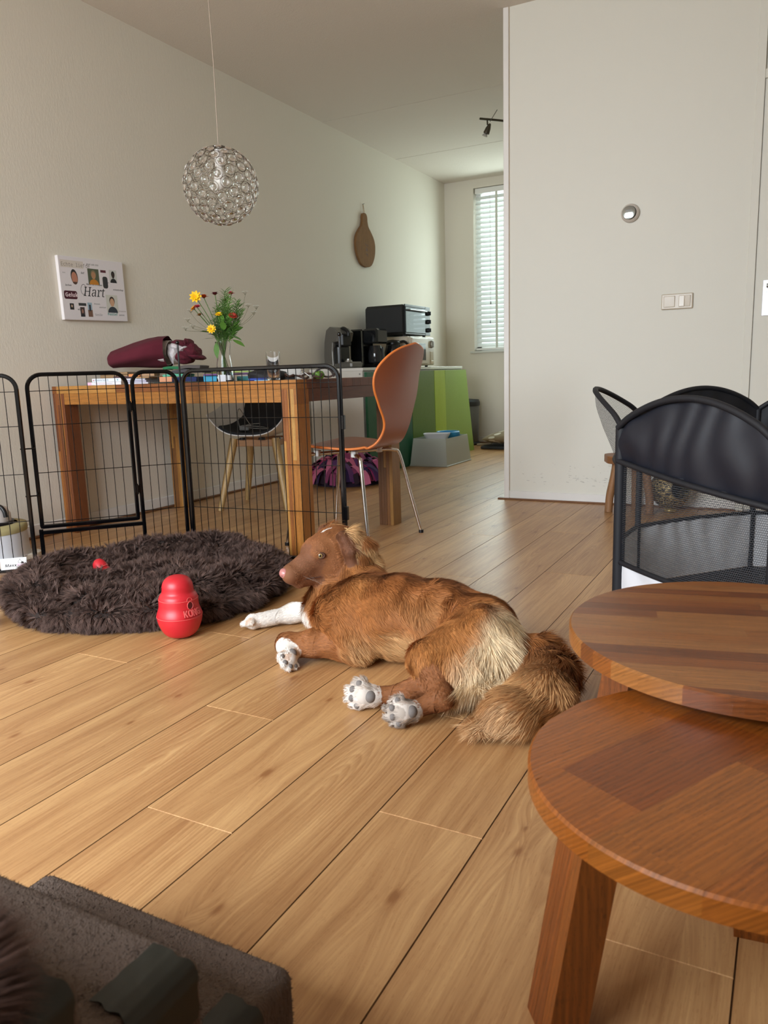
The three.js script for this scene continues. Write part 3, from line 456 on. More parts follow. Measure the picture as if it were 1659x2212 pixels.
// ---------------------------------------------------------------- pendant lamp of wire rings and crystal beads
{
  const c = camera.position.clone().addScaledVector(ray(477, 402), 3.75), R = 0.160;
  const g = thingW('pendant_lamp', 'ball pendant lamp of wire rings holding clear crystal beads', 'lamp', [c.x, c.y - R, c.z]);
  const wm = M(0x8a8078, 0.22, { metalness: 1 }), cm = MP(0xffffff, 0.02, { transmission: 1, thickness: 0.012, ior: 1.5 });
  const N = 128, ring = new THREE.TorusGeometry(0.0238, 0.0011, 5, 16), bead = new THREE.IcosahedronGeometry(0.0165, 1).scale(1, 1, 0.42), z = V3(0, 0, 1);
  for (let i = 0; i < N; i++) {
    const y = 1 - 2 * (i + 0.5) / N, r = Math.sqrt(1 - y * y), a = i * Math.PI * (3 - Math.sqrt(5)), n = V3(r * Math.cos(a), y, r * Math.sin(a)), q = new THREE.Quaternion().setFromUnitVectors(z, n);
    const m = part('wire_ring', ring, wm, g); m.position.add(c).addScaledVector(n, R); m.quaternion.copy(q);
    const b = part('crystal_bead', bead, cm, g); b.position.add(c).addScaledVector(n, R); b.quaternion.copy(q);
  }
  part('lamp_socket', new THREE.CylinderGeometry(0.018, 0.02, 0.07, 16).translate(c.x, c.y + 0.115, c.z), MAT.white, g);
  part('bulb', lathe([[0, -0.055], [0.022, -0.048], [0.03, -0.025], [0.026, 0.005], [0.014, 0.032], [0.013, 0.05]], 18).translate(c.x, c.y + 0.04, c.z), M(0xf2efe8, 0.3), g);
  part('top_cap', new THREE.CylinderGeometry(0.03, 0.034, 0.008, 20).translate(c.x, c.y + 0.158, c.z), wm, g);
  part('cord', tube([V3(c.x, c.y + 0.15, c.z), V3(c.x + 0.002, c.y + 0.5, c.z), V3(c.x - 0.003, c.y + 0.75, c.z), V3(c.x, YC, c.z)], 0.0022, 6, 40), M(0xb8a898, 0.5), g);
  part('ceiling_rose', lathe([[0, 0], [0.02, 0.0], [0.045, 0.03], [0.046, 0.045]], 24).translate(c.x, YC - 0.045, c.z), MAT.white, g);
}
// ---------------------------------------------------------------- canvas print on the left wall
{
  const g = thing('canvas_print', 'white canvas print collaged with words and small portraits on the plaster wall', 'picture', [XL + 0.001, 1.072, -2.987]);
  g.rotation.set(0, Math.PI / 2, 0); g.rotateZ(0.022);
  const W = 0.424, H = 0.312;
  part('canvas_frame', box(-W / 2, W / 2, 0, H, 0, 0.02, 0.002), M(0xe9e4e4, 0.75), g);
  const tx = canvasTex(1024, 754, (c, w, h) => {
    c.fillStyle = '#e8e2e4'; c.fillRect(0, 0, w, h);
    const T = (s, x, y, px, col = '#333', font = 'sans-serif', st = '') => { c.fillStyle = col; c.font = st + ' ' + px + 'px ' + font; c.fillText(s, x, y); };
    c.fillStyle = '#d9d0c6'; c.fillRect(22, 40, 350, 88); T('Echte liefde', 28, 112, 62, '#8a7f76', 'monospace');
    T('gaat om ons', 420, 76, 34, '#333', 'serif', 'italic'); T('Hart', 318, 460, 160, '#141214', 'serif', 'italic');
    c.strokeStyle = '#141214'; c.lineWidth = 5; c.beginPath(); c.ellipse(336, 380, 40, 62, 0.2, 0.6, 5.6); c.stroke();
    c.fillStyle = '#4a1424'; c.beginPath(); c.roundRect(28, 408, 200, 100, 24); c.fill(); T('Geluk', 44, 480, 68, '#f2dfe2', 'sans-serif', 'bold');
    T('Positief', 688, 690, 46, '#3d8a80', 'sans-serif', 'bold'); T('Blazen om te helpen', 392, 322, 26, '#222', 'sans-serif', 'bold'); T('vriendschap', 820, 366, 28, '#222', 'serif', 'bold italic'); T('samen', 880, 690, 30, '#222', 'serif', 'italic'); T('familie', 480, 700, 36, '#8b8b92', 'serif');
    T('lachen', 60, 350, 28, '#222', 'serif', 'bold italic'); T('wij', 210, 640, 30, '#222', 'serif', 'bold'); T('dromen', 480, 560, 26, '#444', 'serif'); T('avontuur', 560, 600, 28, '#555'); T('vertrouwen', 850, 640, 28, '#8a7f76', 'serif'); T('plezier', 700, 280, 22, '#555'); T('thuis', 40, 200, 20, '#777'); T('lief', 320, 190, 30, '#222', 'serif', 'bold italic');
    c.fillStyle = '#3c3c3c'; c.fillRect(232, 550, 120, 34); c.fillStyle = '#5a2a34'; c.fillRect(640, 120, 90, 32);
    // small generic portraits
    const P = (x, y, w2, h2, bg, skin, hair, top) => { c.fillStyle = bg; c.fillRect(x, y, w2, h2); c.fillStyle = top; c.beginPath(); c.ellipse(x + w2 / 2, y + h2, w2 * 0.42, h2 * 0.34, 0, Math.PI, 0); c.fill(); c.fillStyle = hair; c.beginPath(); c.ellipse(x + w2 / 2, y + h2 * 0.34, w2 * 0.23, h2 * 0.25, 0, 0, 7); c.fill(); c.fillStyle = skin; c.beginPath(); c.ellipse(x + w2 / 2, y + h2 * 0.42, w2 * 0.19, h2 * 0.23, 0, 0, 7); c.fill(); };
    P(430, 116, 180, 196, '#59604a', '#b98a66', '#8a7a5c', '#c8842c'); P(686, 428, 196, 226, '#d3d2c8', '#d2a684', '#3c2e24', '#343c44'); P(782, 108, 128, 162, '#cfcfca', '#3a2c24', '#181412', '#222'); P(250, 600, 70, 118, '#4a3a38', '#a87a66', '#2c2422', '#26262c'); P(96, 560, 62, 76, '#2a2624', '#cdb09a', '#2a2624', '#222');
    c.fillStyle = '#2a2a2a'; c.beginPath(); c.ellipse(214, 236, 52, 92, -0.1, 0, 7); c.fill(); c.fillStyle = '#c0846a'; c.beginPath(); c.ellipse(216, 250, 44, 74, -0.1, 0, 7); c.fill(); c.fillStyle = '#5a4034'; c.beginPath(); c.ellipse(218, 296, 36, 30, 0, 0, 3.14); c.fill();
    c.fillStyle = '#3a3a3a'; c.beginPath(); c.roundRect(662, 200, 84, 148, 30); c.fill(); c.fillStyle = '#9fb6c4'; c.fillRect(372, 540, 72, 90); c.fillStyle = '#7a5a48'; c.fillRect(372, 630, 72, 86); c.fillStyle = '#2c2e34'; c.fillRect(394, 566, 28, 80);
  });
  part('print', new THREE.PlaneGeometry(W - 0.006, H - 0.006).translate(0, H / 2, 0.0204), M(0xffffff, 0.8, { map: tx }), g, 'printed collage of words and portraits');
}
// ---------------------------------------------------------------- round-handled serving board on the wall
{
  const boardMat = M(0x9a7248, 0.95, { map: rep(grainTex, 1 / 0.6, 1 / 0.3) }), y0 = 1.646, g = thing('serving_board', 'oval wooden serving board with bark edge hanging from a string', 'board', [XL + 0.002, y0, -5.94]); g.rotation.y = Math.PI / 2;
  const s = new THREE.Shape(); const pts = [[0, 0], [0.085, 0.02], [0.145, 0.09], [0.165, 0.17], [0.15, 0.235], [0.10, 0.29], [0.055, 0.33], [0.04, 0.37], [0.038, 0.40], [0.025, 0.425], [0, 0.432]];
  const full = pts.concat(pts.slice(1, -1).reverse().map(([x, y]) => [-x, y])); const cv = new THREE.SplineCurve(full.map((p) => V2(...p)).concat([V2(0, 0)])); s.setFromPoints(cv.getPoints(80));
  part('board', uvm(new THREE.ExtrudeGeometry(s, { depth: 0.016, bevelEnabled: true, bevelSize: 0.003, bevelThickness: 0.003, bevelSegments: 2 }).translate(0, 0, 0.004), 'y'), boardMat, g);
  const tx = canvasTex(128, 256, (c) => { c.clearRect(0, 0, 128, 256); c.fillStyle = '#5a3a2c'; c.font = 'bold italic 78px serif'; c.translate(64, 128); c.rotate(Math.PI / 2); c.textAlign = 'center'; c.fillText('J & F', 0, 24); });
  part('burned_monogram', new THREE.PlaneGeometry(0.07, 0.14).translate(0.012, 0.14, 0.0236), M(0xffffff, 0.7, { map: tx, transparent: true, alphaTest: 0.4 }), g, 'brown burned-in monogram');
  part('string', tube([V3(-0.012, 0.405, 0.012), V3(-0.006, 0.46, 0.01), V3(0.0, 0.51, 0.006), V3(0.006, 0.46, 0.012), V3(0.012, 0.405, 0.014)], 0.0022, 5, 30), M(0xa08058, 0.8), g);
  part('nail', cyl(V3(0, 0.507, 0), V3(0, 0.51, 0.02), 0.003, 8), MAT.steel, g);
}
// ---------------------------------------------------------------- on the dining table
const onT = (px, b) => { // point on the table top seen at pixel column px, b metres behind the front edge
  let lo = 0, hi = TBL.L; for (let i = 0; i < 40; i++) { const m = (lo + hi) / 2, p = tblPt(m, TT, b).sub(camera.position).applyQuaternion(camera.quaternion.clone().invert()); const x = 829.5 + FOC * p.x / -p.z; if (x > px) lo = m; else hi = m; } return tblPt(lo, TT, b); };
const mPer = (p) => { const q = p.clone().sub(camera.position).applyQuaternion(camera.quaternion.clone().invert()); return -q.z / FOC; }; // metres per photo pixel there
const YAW = 0.49; // turn that faces the camera
{
  // glass vase with flowers
  const b = onT(487, 0.26), k = mPer(b); const g = thing('flower_vase', 'hourglass glass vase on the dining table holding a wild bouquet', 'vase', [b.x, TT, b.z]);
  const pr = [[0.034, 0], [0.04, 0.003], [0.0405, 0.012], [0.037, 0.06], [0.031, 0.105], [0.029, 0.12], [0.031, 0.14], [0.035, 0.172], [0.0365, 0.182]];
  part('glass', lathe([[0, 0], ...pr, ...pr.slice(1).reverse().map(([r, y]) => [r - 0.0022, Math.max(y, 0.006)]), [0, 0.006]], 36), MP(0xffffff, 0.02, { transmission: 1, thickness: 0.002, ior: 1.3 }), g);
  part('water', lathe([[0, 0.0065], [0.0372, 0.0065], [0.0345, 0.05], [0, 0.05]], 30), MP(0xf4fbf4, 0.02, { transmission: 1, thickness: 0.05, ior: 1.2, attenuationColor: new THREE.Color(0xd8e8c8), attenuationDistance: 0.4 }), g);
  const Rr = rng(77), stem = M(0x4c6b2c, 0.6), leafM = MP(0x6a9c3c, 0.55, { transmission: 0.25, thickness: 0 }), leafD = MP(0x547f34, 0.6, { transmission: 0.2, thickness: 0 });
  const rt = V3(Math.cos(-0.49), 0, -Math.sin(0.49) * 1); const right = V3(0.882, 0, -0.47), toward = V3(0.47, 0, 0.882);
  const P = (px, py, dep = 0) => right.clone().multiplyScalar((px - 487) * k).addScaledVector(toward, dep).setY((819 - py) * k);
  const bq = thing('flower_bouquet', 'bouquet of yellow and red flowers with feathery greenery standing in the glass vase', 'flowers', [b.x, TT, b.z]);
  const mkStem = (top, r = 0.0016) => { const dx = (Rr() - 0.5) * 0.03, dz = (Rr() - 0.5) * 0.03; part('stem', tube([V3(-top.x * 0.1 + dx, 0.012, -top.z * 0.1 + dz), V3(top.x * 0.04 + dx * 0.3, 0.12, top.z * 0.04 + dz * 0.3), V3(top.x * 0.42, lerp(0.15, top.y, 0.5), top.z * 0.42), top], r, 5, 16), stem, bq); };
  const petal = (len, wd) => surf((u, v) => V3((u - 0.5) * wd * Math.sin(Math.PI * Math.pow(v * 0.86 + 0.12, 0.8)), 0.16 * len * Math.sin(v * 2.4), v * len), 3, 5);
  function flower(p, rad, n, pm, cm, rows, tilt) {
    const f = new THREE.Group(); f.name = 'flower'; bq.add(f); f.position.copy(p); f.quaternion.setFromUnitVectors(V3(0, 1, 0), tilt.clone().normalize());
    for (let r = 0; r < rows; r++) for (let i = 0; i < n; i++) { const m = part('petal', petal(rad * (1 - 0.22 * r), rad * 0.62), pm, f); m.rotation.set(-0.12 - 0.34 * r, 0, 0); m.rotation.order = 'YXZ'; m.rotation.y = (i + 0.5 * r) / n * Math.PI * 2; m.position.y = 0.002 * r; }
    part('flower_centre', new THREE.SphereGeometry(rad * 0.3, 10, 8).scale(1, 0.6, 1).translate(0, 0.003, 0), cm, f);
  }
  const yel = M(0xf6c400, 0.6), org = M(0xc4501c, 0.6), red = M(0xb81c3c, 0.6), mar = M(0x7a2034, 0.6), brn = M(0x6a3a14, 0.8), pink = M(0xc02850, 0.6), rust = M(0xa03020, 0.6);
  const tw = V3(0.3, 0.9, 0.6), fc = V3(0.45, 0.3, 0.85);
  const FL = [[438, 642, 0.02, 0.021, 9, yel, M(0xe8a010, .8), 2, fc], [453, 643, 0, 0.018, 12, org, brn, 3, V3(0.1, 1, 0.15)], [476, 637, -0.01, 0.017, 11, mar, brn, 2, V3(0, 1, 0.1)], [512, 638, 0.01, 0.014, 11, pink, mar, 3, V3(0.1, 1, 0.2)], [432, 666, 0.01, 0.016, 9, M(0xd99010, .6), brn, 2, V3(-.3, .6, .5)], [439, 663, 0.015, 0.014, 10, red, mar, 2, V3(0.1, .9, .3)], [486, 681, 0.04, 0.014, 9, yel, M(0xd89810, .8), 2, V3(.2, .9, .4)], [514, 684, 0.03, 0.016, 12, rust, brn, 2, V3(.5, .7, .4)], [470, 710, 0.055, 0.016, 10, yel, M(0xb87010, .8), 2, fc], [497, 651, -0.01, 0.013, 10, mar, brn, 2, V3(0, 1, 0.1)], [444, 680, 0.02, 0.013, 9, M(0xa8782c, .7), brn, 2, V3(-.2, .9, .2)]];
  for (const [px, py, d, r, n, pm, cm, rows, t] of FL) { const p = P(px, py, d); mkStem(p, 0.0019); flower(p, r * 1.45, n, pm, cm, rows, t); }
  // feathery greenery
  const needle = (p, dir, len, wd, m = leafM) => { const q = new THREE.Quaternion().setFromUnitVectors(V3(0, 0, 1), dir.clone().normalize()); return surf((u, v) => V3((u - 0.5) * wd * Math.sin(Math.PI * clamp(v * 0.9 + 0.07)), -0.25 * len * v * v, v * len), 2, 4).applyQuaternion(q).translate(p.x, p.y, p.z); };
  for (const [px, py, d] of [[498, 630, 0], [505, 640, 0.02], [524, 652, 0.01], [490, 648, -0.02], [484, 660, 0.02], [530, 672, 0.0], [476, 668, 0.0], [508, 668, 0.03], [470, 690, 0.0], [500, 690, 0.02], [515, 700, 0.01], [522, 660, -0.02], [494, 668, 0.03]]) {
    const top = P(px, py, d), base = V3(top.x * 0.3, 0.16, top.z * 0.3); mkStem(top, 0.0012); const gs = [];
    for (let i = 0; i < 90; i++) { const t = 0.2 + 0.8 * (i / 90), p = base.clone().lerp(top, t), a = i * 2.4, dir = V3(Math.cos(a), 0.5 + Rr() * 0.5, Math.sin(a)); gs.push(needle(p, dir, 0.022 + 0.022 * Rr(), 0.0034)); }
    const fr = part('fern_sprig', merge(gs), i_(px), bq); fr.userData.kind = 'stuff';
  }
  function i_(px) { return px % 2 ? leafM : leafD; }
  // broad leaves round the neck
  for (const [px, py, d, x, y, z, len] of [[470, 728, 0.02, -0.9, 0.1, 0.5, 0.062], [476, 722, 0.02, -0.5, 0.3, 0.8, 0.05], [500, 722, 0.02, 0.9, -0.1, 0.5, 0.065], [510, 732, 0.01, 0.9, -0.3, 0.3, 0.05], [480, 716, 0.03, 0.4, 0.25, 0.8, 0.055], [466, 716, 0, -0.9, 0.35, 0.1, 0.045], [492, 712, 0.03, 0.2, 0.7, 0.6, 0.05], [476, 735, 0.02, -0.1, -0.9, 0.35, 0.06], [506, 714, 0, 0.8, 0.4, 0.1, 0.05], [488, 700, 0.02, 0.2, 0.9, 0.3, 0.045], [500, 698, 0.02, 0.5, 0.8, 0.1, 0.04]]) { const p = P(px, py, d); part('leaf', needle(p, V3(x, y, z).applyAxisAngle(V3(0, 1, 0), 0.49), len * 1.25, 0.032, leafM), Rr() < 0.5 ? leafM : leafD, bq); }
  // white umbels and dry gypsophila
  const wh = M(0xdcdcd0, 0.8), dry = M(0x6e6a4c, 0.8);
  for (const [px, py] of [[540, 634], [545, 660], [562, 664], [556, 676], [422, 668], [414, 686], [424, 700], [408, 704]]) { const p = P(px, py, -0.01), r = px > 500; const bs = P(r ? 512 : 462, 712, 0), gs = [tube([bs, bs.clone().lerp(p, 0.55).add(V3(0.01 * (r ? 1 : -1), -0.008, 0)), p.clone().add(V3(0, -0.012, 0))], 0.0008, 4, 12)], us = [];
    for (let i = 0; i < 16; i++) { const a = i * 2.4, rr = 0.004 + 0.012 * Math.sqrt(i / 16), e = p.clone().add(V3(Math.cos(a) * rr, 0.002 + Rr() * 0.004, Math.sin(a) * rr)); gs.push(cyl(p.clone().add(V3(0, -0.012, 0)), e, 0.0003, 3)); us.push(new THREE.OctahedronGeometry(0.0014).translate(e.x, e.y, e.z)); }
    const st = part('umbel_stalk', merge(gs), dry, bq); st.userData.kind = 'stuff'; const f = part('umbel_florets', merge(us), wh, bq); f.userData.kind = 'stuff'; }
}
{
  const b = onT(592, 0.08), g = thing('drinking_glass', 'tall straight drinking glass near the table corner', 'glass', [b.x, TT, b.z]);
  const R = 0.0285, H = 0.118; part('glass', lathe([[0, 0], [R - 0.003, 0], [R - 0.001, 0.003], [R, H], [R - 0.0016, H], [R - 0.003, 0.009], [0, 0.008]], 32), MP(0xffffff, 0.02, { transmission: 1, thickness: 0.002, ior: 1.3 }), g);
}
{ // rolled burgundy blanket
  const R = rng(9), b = onT(318, 0.40), k = mPer(b);
  const g = thing('rolled_blanket', 'rolled burgundy fleece blanket with white lining on the books', 'blanket', [b.x, TT, b.z], 0.49);
  const fl = M(0x5a1626, 0.95), wh = M(0xd8d0d0, 0.95); const X = (px) => (px - 318) * k, Y = (py) => (823 - py) * k;
  const st = [[240, 774, 4, 3], [243, 772, 20, 12], [250, 771, 32, 17], [268, 768, 44, 20], [300, 763, 56, 26], [330, 759, 64, 31], [352, 757, 62, 33], [372, 756, 56, 32]];
  part('fleece_roll', surf((u, v) => { const t = v * (st.length - 1), i = Math.min(st.length - 2, Math.floor(t)), f = t - i, a = st[i], c = st[i + 1], px = lerp(a[0], c[0], f), py = lerp(a[1], c[1], f), rz = lerp(a[2], c[2], f) * k, ry = lerp(a[3], c[3], f) * k, an = u * Math.PI * 2, w = 1 + 0.05 * Math.sin(an * 3 + v * 7) + 0.03 * Math.sin(an * 7 + v * 3); return V3(X(px) - (Math.cos(an) > 0 ? 0.01 * Math.cos(an) : 0) * v, Y(py) + Math.sin(an) * ry * w, -Math.cos(an) * rz * w); }, 40, 28), fl, g);
  // open end: lining edge spiralling inwards, with white towel folds
  const spiral = []; for (let i = 0; i <= 40; i++) { const a = -0.6 - i / 40 * 8.4, r = 0.95 - i / 40 * 0.6; spiral.push([r * Math.cos(a), r * Math.sin(a)]); }
  part('lining_edge', thick((u, v) => { const t = u * 40, i = Math.min(39, Math.floor(t)), f = t - i, x = lerp(spiral[i][0], spiral[i + 1][0], f), y = lerp(spiral[i][1], spiral[i + 1][1], f); return V3(X(352 + v * 20 + 4 * y), Y(756) + y * 33 * k, x * 58 * k); }, 60, 3, 0.004), wh, g, 'white fleece lining');
  for (const [px, py, sx, sy, m, rz] of [[384, 762, 16, 24, wh, .2], [394, 750, 18, 12, wh, -.2], [400, 742, 20, 9, fl, -.25], [398, 768, 26, 16, fl, -.3], [420, 757, 22, 16, fl, -.45], [428, 768, 20, 7, fl, -.3], [408, 752, 12, 7, wh, .3], [414, 740, 8, 10, fl, .4]]) {
    const e = new THREE.IcosahedronGeometry(1, 4), p = e.attributes.position; for (let i = 0; i < p.count; i++) { const x = p.getX(i), y = p.getY(i), z = p.getZ(i), w = 1 + 0.3 * (vn3(x * 2.2 + px, y * 2.2, z * 2.2, 3) - 0.5); p.setXYZ(i, x * w, y * w, z * w); } e.scale(sx * k, sy * k, 34 * k); e.rotateZ(rz); e.computeVertexNormals(); part('towel_fold', e.translate(X(px), Y(py), 0), m, g);
  }
}
{ // cloth pile right of the blanket
  const b = onT(420, 0.36), k = mPer(b), X = (px) => (px - 420) * k, Y = (py) => (823 - py) * k;
  const mk = (label, px0, px1, y, thk, hex, dz = 0.22) => { const g = solo('folded_cloth', thick((u, v) => V3(X(lerp(px0, px1, u)), y - 0.003 * Math.pow(Math.abs(u - 0.5) * 2, 6) + 0.001 * Math.sin(u * 9 + v * 4), (v - 0.5) * dz), 16, 10, thk), M(hex, 0.95), label, 'clothes', 'folded clothes stacked on the dining table'); g.position.set(b.x, TT, b.z); g.rotation.y = 0.49; return g; };
  mk('dark blue folded cloth at the bottom of the clothes stack', 384, 436, 0.0165, 0.021, 0x28325c); mk('mint green folded cloth in the clothes stack', 366, 410, 0.0375, 0.012, 0x5fae92); mk('dark grey folded garment in the clothes stack', 386, 448, 0.0555, 0.015, 0x4c484c); mk('green folded garment under the blanket end', 364, 400, 0.0735, 0.012, 0x2c7048, 0.16); mk('grey brown folded garment on top of the clothes stack', 402, 444, 0.0755, 0.015, 0x5a5350, 0.2);
}
{ // books, boxes, papers
  const add = (name, label, cat, px0, px1, py0, py1, dep, bb, hex, grp, rot = 0.49, rough = 0.6) => { const b = onT((px0 + px1) / 2, bb), k = mPer(b); const w = (px1 - px0) * k, hor = TT, y0 = Math.max(0, (py0)), y1 = py1; const m = solo(name, box(-w / 2, w / 2, y0, y1, -dep, 0, 0.0015), M(hex, rough), label, cat, grp); m.position.set(b.x, TT, b.z); m.rotation.y = rot; return m; };
  const bk = 'books stacked on the dining table';
  // two white books: covers, page block, printed spine
  const book = (label, px0, px1, y0, y1, bb, cover, lines) => { const b = onT((px0 + px1) / 2, bb), k = mPer(b), w = (px1 - px0) * k, t = y1 - y0; const g = thing('book', label, 'book', [b.x, TT + y0, b.z], 0.2, bk); const cm = M(cover, 0.45);
    part('cover', box(-w / 2, w / 2, 0, 0.0015, -0.21, 0), cm, g); part('cover', box(-w / 2, w / 2, t - 0.0015, t, -0.21, 0), cm, g); part('pages', box(-w / 2 + 0.002, w / 2 - 0.002, 0.0015, t - 0.0015, -0.207, -0.002), M(0xe6e2d8, 0.9), g);
    const tx = canvasTex(1024, 96, (c) => { c.fillStyle = '#' + new THREE.Color(cover).getHexString(); c.fillRect(0, 0, 1024, 96); lines(c); }); part('spine', box(-w / 2, w / 2, 0, t, 0, 0.0015), cm, g); part('spine_print', new THREE.PlaneGeometry(w, t).translate(0, t / 2, 0.0018), M(0xffffff, 0.45, { map: tx }), g); };
  book('white book with pink lettered spine, lowest on the table', 183, 268, 0.0005, 0.0145, 0.12, 0xeef0f4, (c) => { c.fillStyle = '#c86a9c'; c.font = '34px sans-serif'; c.fillText('jouw eigen keuken', 260, 60); c.fillStyle = '#5a4a8a'; c.fillText('receptenboek', 560, 60); c.fillStyle = '#f2c8e0'; c.fillRect(0, 0, 130, 96); });
  book('white book with grey capital title on its spine', 195, 268, 0.0155, 0.032, 0.13, 0xe9eff4, (c) => { c.fillStyle = '#7a96a8'; c.font = 'bold 62px sans-serif'; c.fillText('HONDENTRUCES', 90, 70); c.fillStyle = '#c05060'; c.fillRect(40, 26, 28, 44); c.fillStyle = '#6aa8b8'; c.beginPath(); c.arc(900, 48, 22, 0, 7); c.fill(); });
  for (const [lb, a, c, y0, y1, hex] of [['thin white magazine at the bottom of the paper pile', 272, 322, 0.0005, 0.008, 0xd8d8e4], ['lilac grey notebook in the paper pile', 273, 318, 0.0085, 0.018, 0xb8b4c8], ['white notebook with grey cover in the paper pile', 270, 316, 0.0185, 0.028, 0xd0d0da], ['tan clipboard on the paper pile', 290, 324, 0.0285, 0.034, 0xb89468]]) add('notebook', lb, 'notebook', a, c, y0, y1, 0.2, 0.14, hex, 'papers stacked on the dining table', 0.3);
  add('photo_print', 'orange photo print leaning in the clothes stack', 'photo', 345, 372, 0.006, 0.03, 0.004, 0.16, 0xd8936a, undefined, 0.49);
  const gl = dataTex(128, 64, (x, y) => { const v = h2(x >> 1, y >> 1, 4); return v > 0.9 ? [250, 244, 230] : v > 0.5 ? [150, 118, 78] : [96, 70, 44]; }); gl.magFilter = THREE.LinearFilter;
  for (const [lb, a, c] of [['glittering gold box beside the blanket roll', 217, 253], ['glittering gold box partly under the blanket roll', 254, 278]]) { const b = onT((a + c) / 2, 0.22), k = mPer(b), w = (c - a) * k, g = thing('glitter_box', lb, 'box', [b.x, TT + 0.0325, b.z], 0.35, 'glitter boxes on the books'); const gm = M(0xffffff, 0.35, { map: gl, metalness: 0.3 }); part('box_body', box(-w / 2, w / 2, 0, 0.017, -0.09, 0, 0.0015), gm, g); part('box_lid', box(-w / 2 - 0.001, w / 2 + 0.001, 0.0175, 0.029, -0.091, 0.001, 0.0015), gm, g); }
  add('wooden_case', 'orange pencil case lying on the magazines', 'case', 278, 304, 0.036, 0.049, 0.06, 0.15, 0xd98a4c, undefined, 0.3); add('wooden_case', 'tan wooden case lying on the magazines', 'case', 304, 336, 0.036, 0.05, 0.06, 0.17, 0xa88460, undefined, 0.3);
  add('folder', 'maroon folder lying on the white books', 'folder', 246, 290, 0.0325, 0.04, 0.12, 0.18, 0x4c2a34);
  add('placemat', 'dark green placemat hanging near the table edge', 'mat', 332, 378, 0.0008, 0.006, 0.15, 0.04, 0x1e2a22); add('placemat', 'olive placemat with black rim near the table edge', 'mat', 378, 428, 0.0008, 0.005, 0.12, 0.05, 0x2a3020);
  add('tissue_box', 'turquoise tissue box behind the vase', 'box', 440, 475, 0.001, 0.030, 0.08, 0.34, 0x2c9cc0, 'turquoise boxes on the table'); add('tissue_box', 'teal tissue box between vase and black bag', 'box', 512, 542, 0.001, 0.022, 0.08, 0.36, 0x2a7a80, 'turquoise boxes on the table'); add('purple_tray', 'purple tray on the turquoise boxes', 'tray', 440, 540, 0.0305, 0.037, 0.09, 0.36, 0x6a3a80); add('green_folder', 'lime green folder resting behind the vase', 'folder', 444, 540, 0.044, 0.05, 0.2, 0.60, 0xb4d06a);
  { const b = onT(494, 0.2), g = thing('medicine_bottle', 'small dark bottle with white lettered label beside the vase', 'bottle', [b.x, TT, b.z], 0.49); part('bottle', lathe([[0, 0], [0.013, 0], [0.014, 0.004], [0.014, 0.032], [0.008, 0.038], [0.008, 0.044], [0, 0.044]], 20), M(0x20242c, 0.3), g); part('label_band', lathe([[0.0142, 0.006], [0.0142, 0.028]], 20), M(0xdfe4ea, 0.6), g); }
  { const b = onT(480, 0.17), g = solo('note_card', box(-0.017, 0.017, 0, 0.03, -0.003, 0, 0.0005), M(0xdfe2ea, 0.7), 'small white card standing before the vase', 'card'); g.position.set(b.x, TT + 0.0005, b.z); g.rotation.y = 0.49; }
  // black bag, leash, marker, green bag roll
  { const b = onT(578, 0.33), k = mPer(b), e = new THREE.SphereGeometry(1, 28, 18), p = e.attributes.position; for (let i = 0; i < p.count; i++) { const x = p.getX(i), y = p.getY(i), z = p.getZ(i), w = 1 + 0.25 * (vn3(x * 2, y * 2, z * 2, 8) - 0.5); p.setXYZ(i, x * w, Math.max(-0.55, y * w), z * w); } e.scale(44 * k, 0.034, 0.09); e.computeVertexNormals(); e.translate(0, 0.019, 0); const g = solo('fabric_pouch', e, M(0x1c1b1e, 0.7), 'slumped black fabric pouch behind the drinking glass', 'pouch'); g.position.set(b.x, TT, b.z); g.rotation.y = 0.49; }
  { const b = onT(664, 0.10), g = thing('dog_leash', 'coiled brown leather dog leash on the table corner', 'leash', [b.x, TT, b.z], 0.49), pts = [], k = mPer(b); for (let i = 0; i < 60; i++) { const t = i / 59, a = t * 19; pts.push(V3((-46 + 92 * t + 16 * Math.cos(a)) * k, 0.006 + 0.014 * (0.5 + 0.5 * Math.sin(a * 0.7)) + 0.004 * Math.sin(i), 0.03 * Math.sin(a) - 0.02)); } part('strap', tube(pts, 0.0042, 7, 240), M(0x4a332a, 0.6), g); part('clip', merge([new THREE.TorusGeometry(0.008, 0.002, 6, 16).translate(-0.02, 0.03, 0.01), cyl(V3(-0.012, 0.03, 0.01), V3(0.012, 0.012, 0.015), 0.003, 8)]), MAT.steel, g); part('handle_loop', tube([V3(0.02, 0.01, -0.03), V3(0.045, 0.04, -0.035), V3(0.07, 0.046, -0.03), V3(0.095, 0.035, -0.03), V3(0.11, 0.008, -0.03)], 0.005, 7, 40), M(0x2c221e, 0.6), g); }
  { const b = onT(715, 0.16), e = new THREE.IcosahedronGeometry(1, 3), p = e.attributes.position; for (let i = 0; i < p.count; i++) { const x = p.getX(i), y = p.getY(i), z = p.getZ(i), w = 1 + 0.4 * (vn3(x * 2.4, y * 2.4, z * 2.4, 5) - 0.5); p.setXYZ(i, x * w, Math.max(-0.7, y * w), z * w); } e.scale(0.026, 0.02, 0.024); e.computeVertexNormals(); const g = solo('treat_bag', e.translate(0, 0.0145, 0), M(0x5c8428, 0.45), 'crumpled green treat bag beside the leash', 'bag'); g.position.set(b.x, TT, b.z); }
  { const b = onT(553, 0.05), g = thing('marker_pen', 'blue marker pen lying on the table edge', 'pen', [b.x, TT, b.z], 0.45); part('barrel', cyl(V3(-0.03, 0.006, 0), V3(0.02, 0.006, 0), 0.006, 12), M(0x2344a8, 0.4), g); part('cap', cyl(V3(0.02, 0.006, 0), V3(0.045, 0.006, 0), 0.0065, 12), M(0x16307c, 0.4), g); }
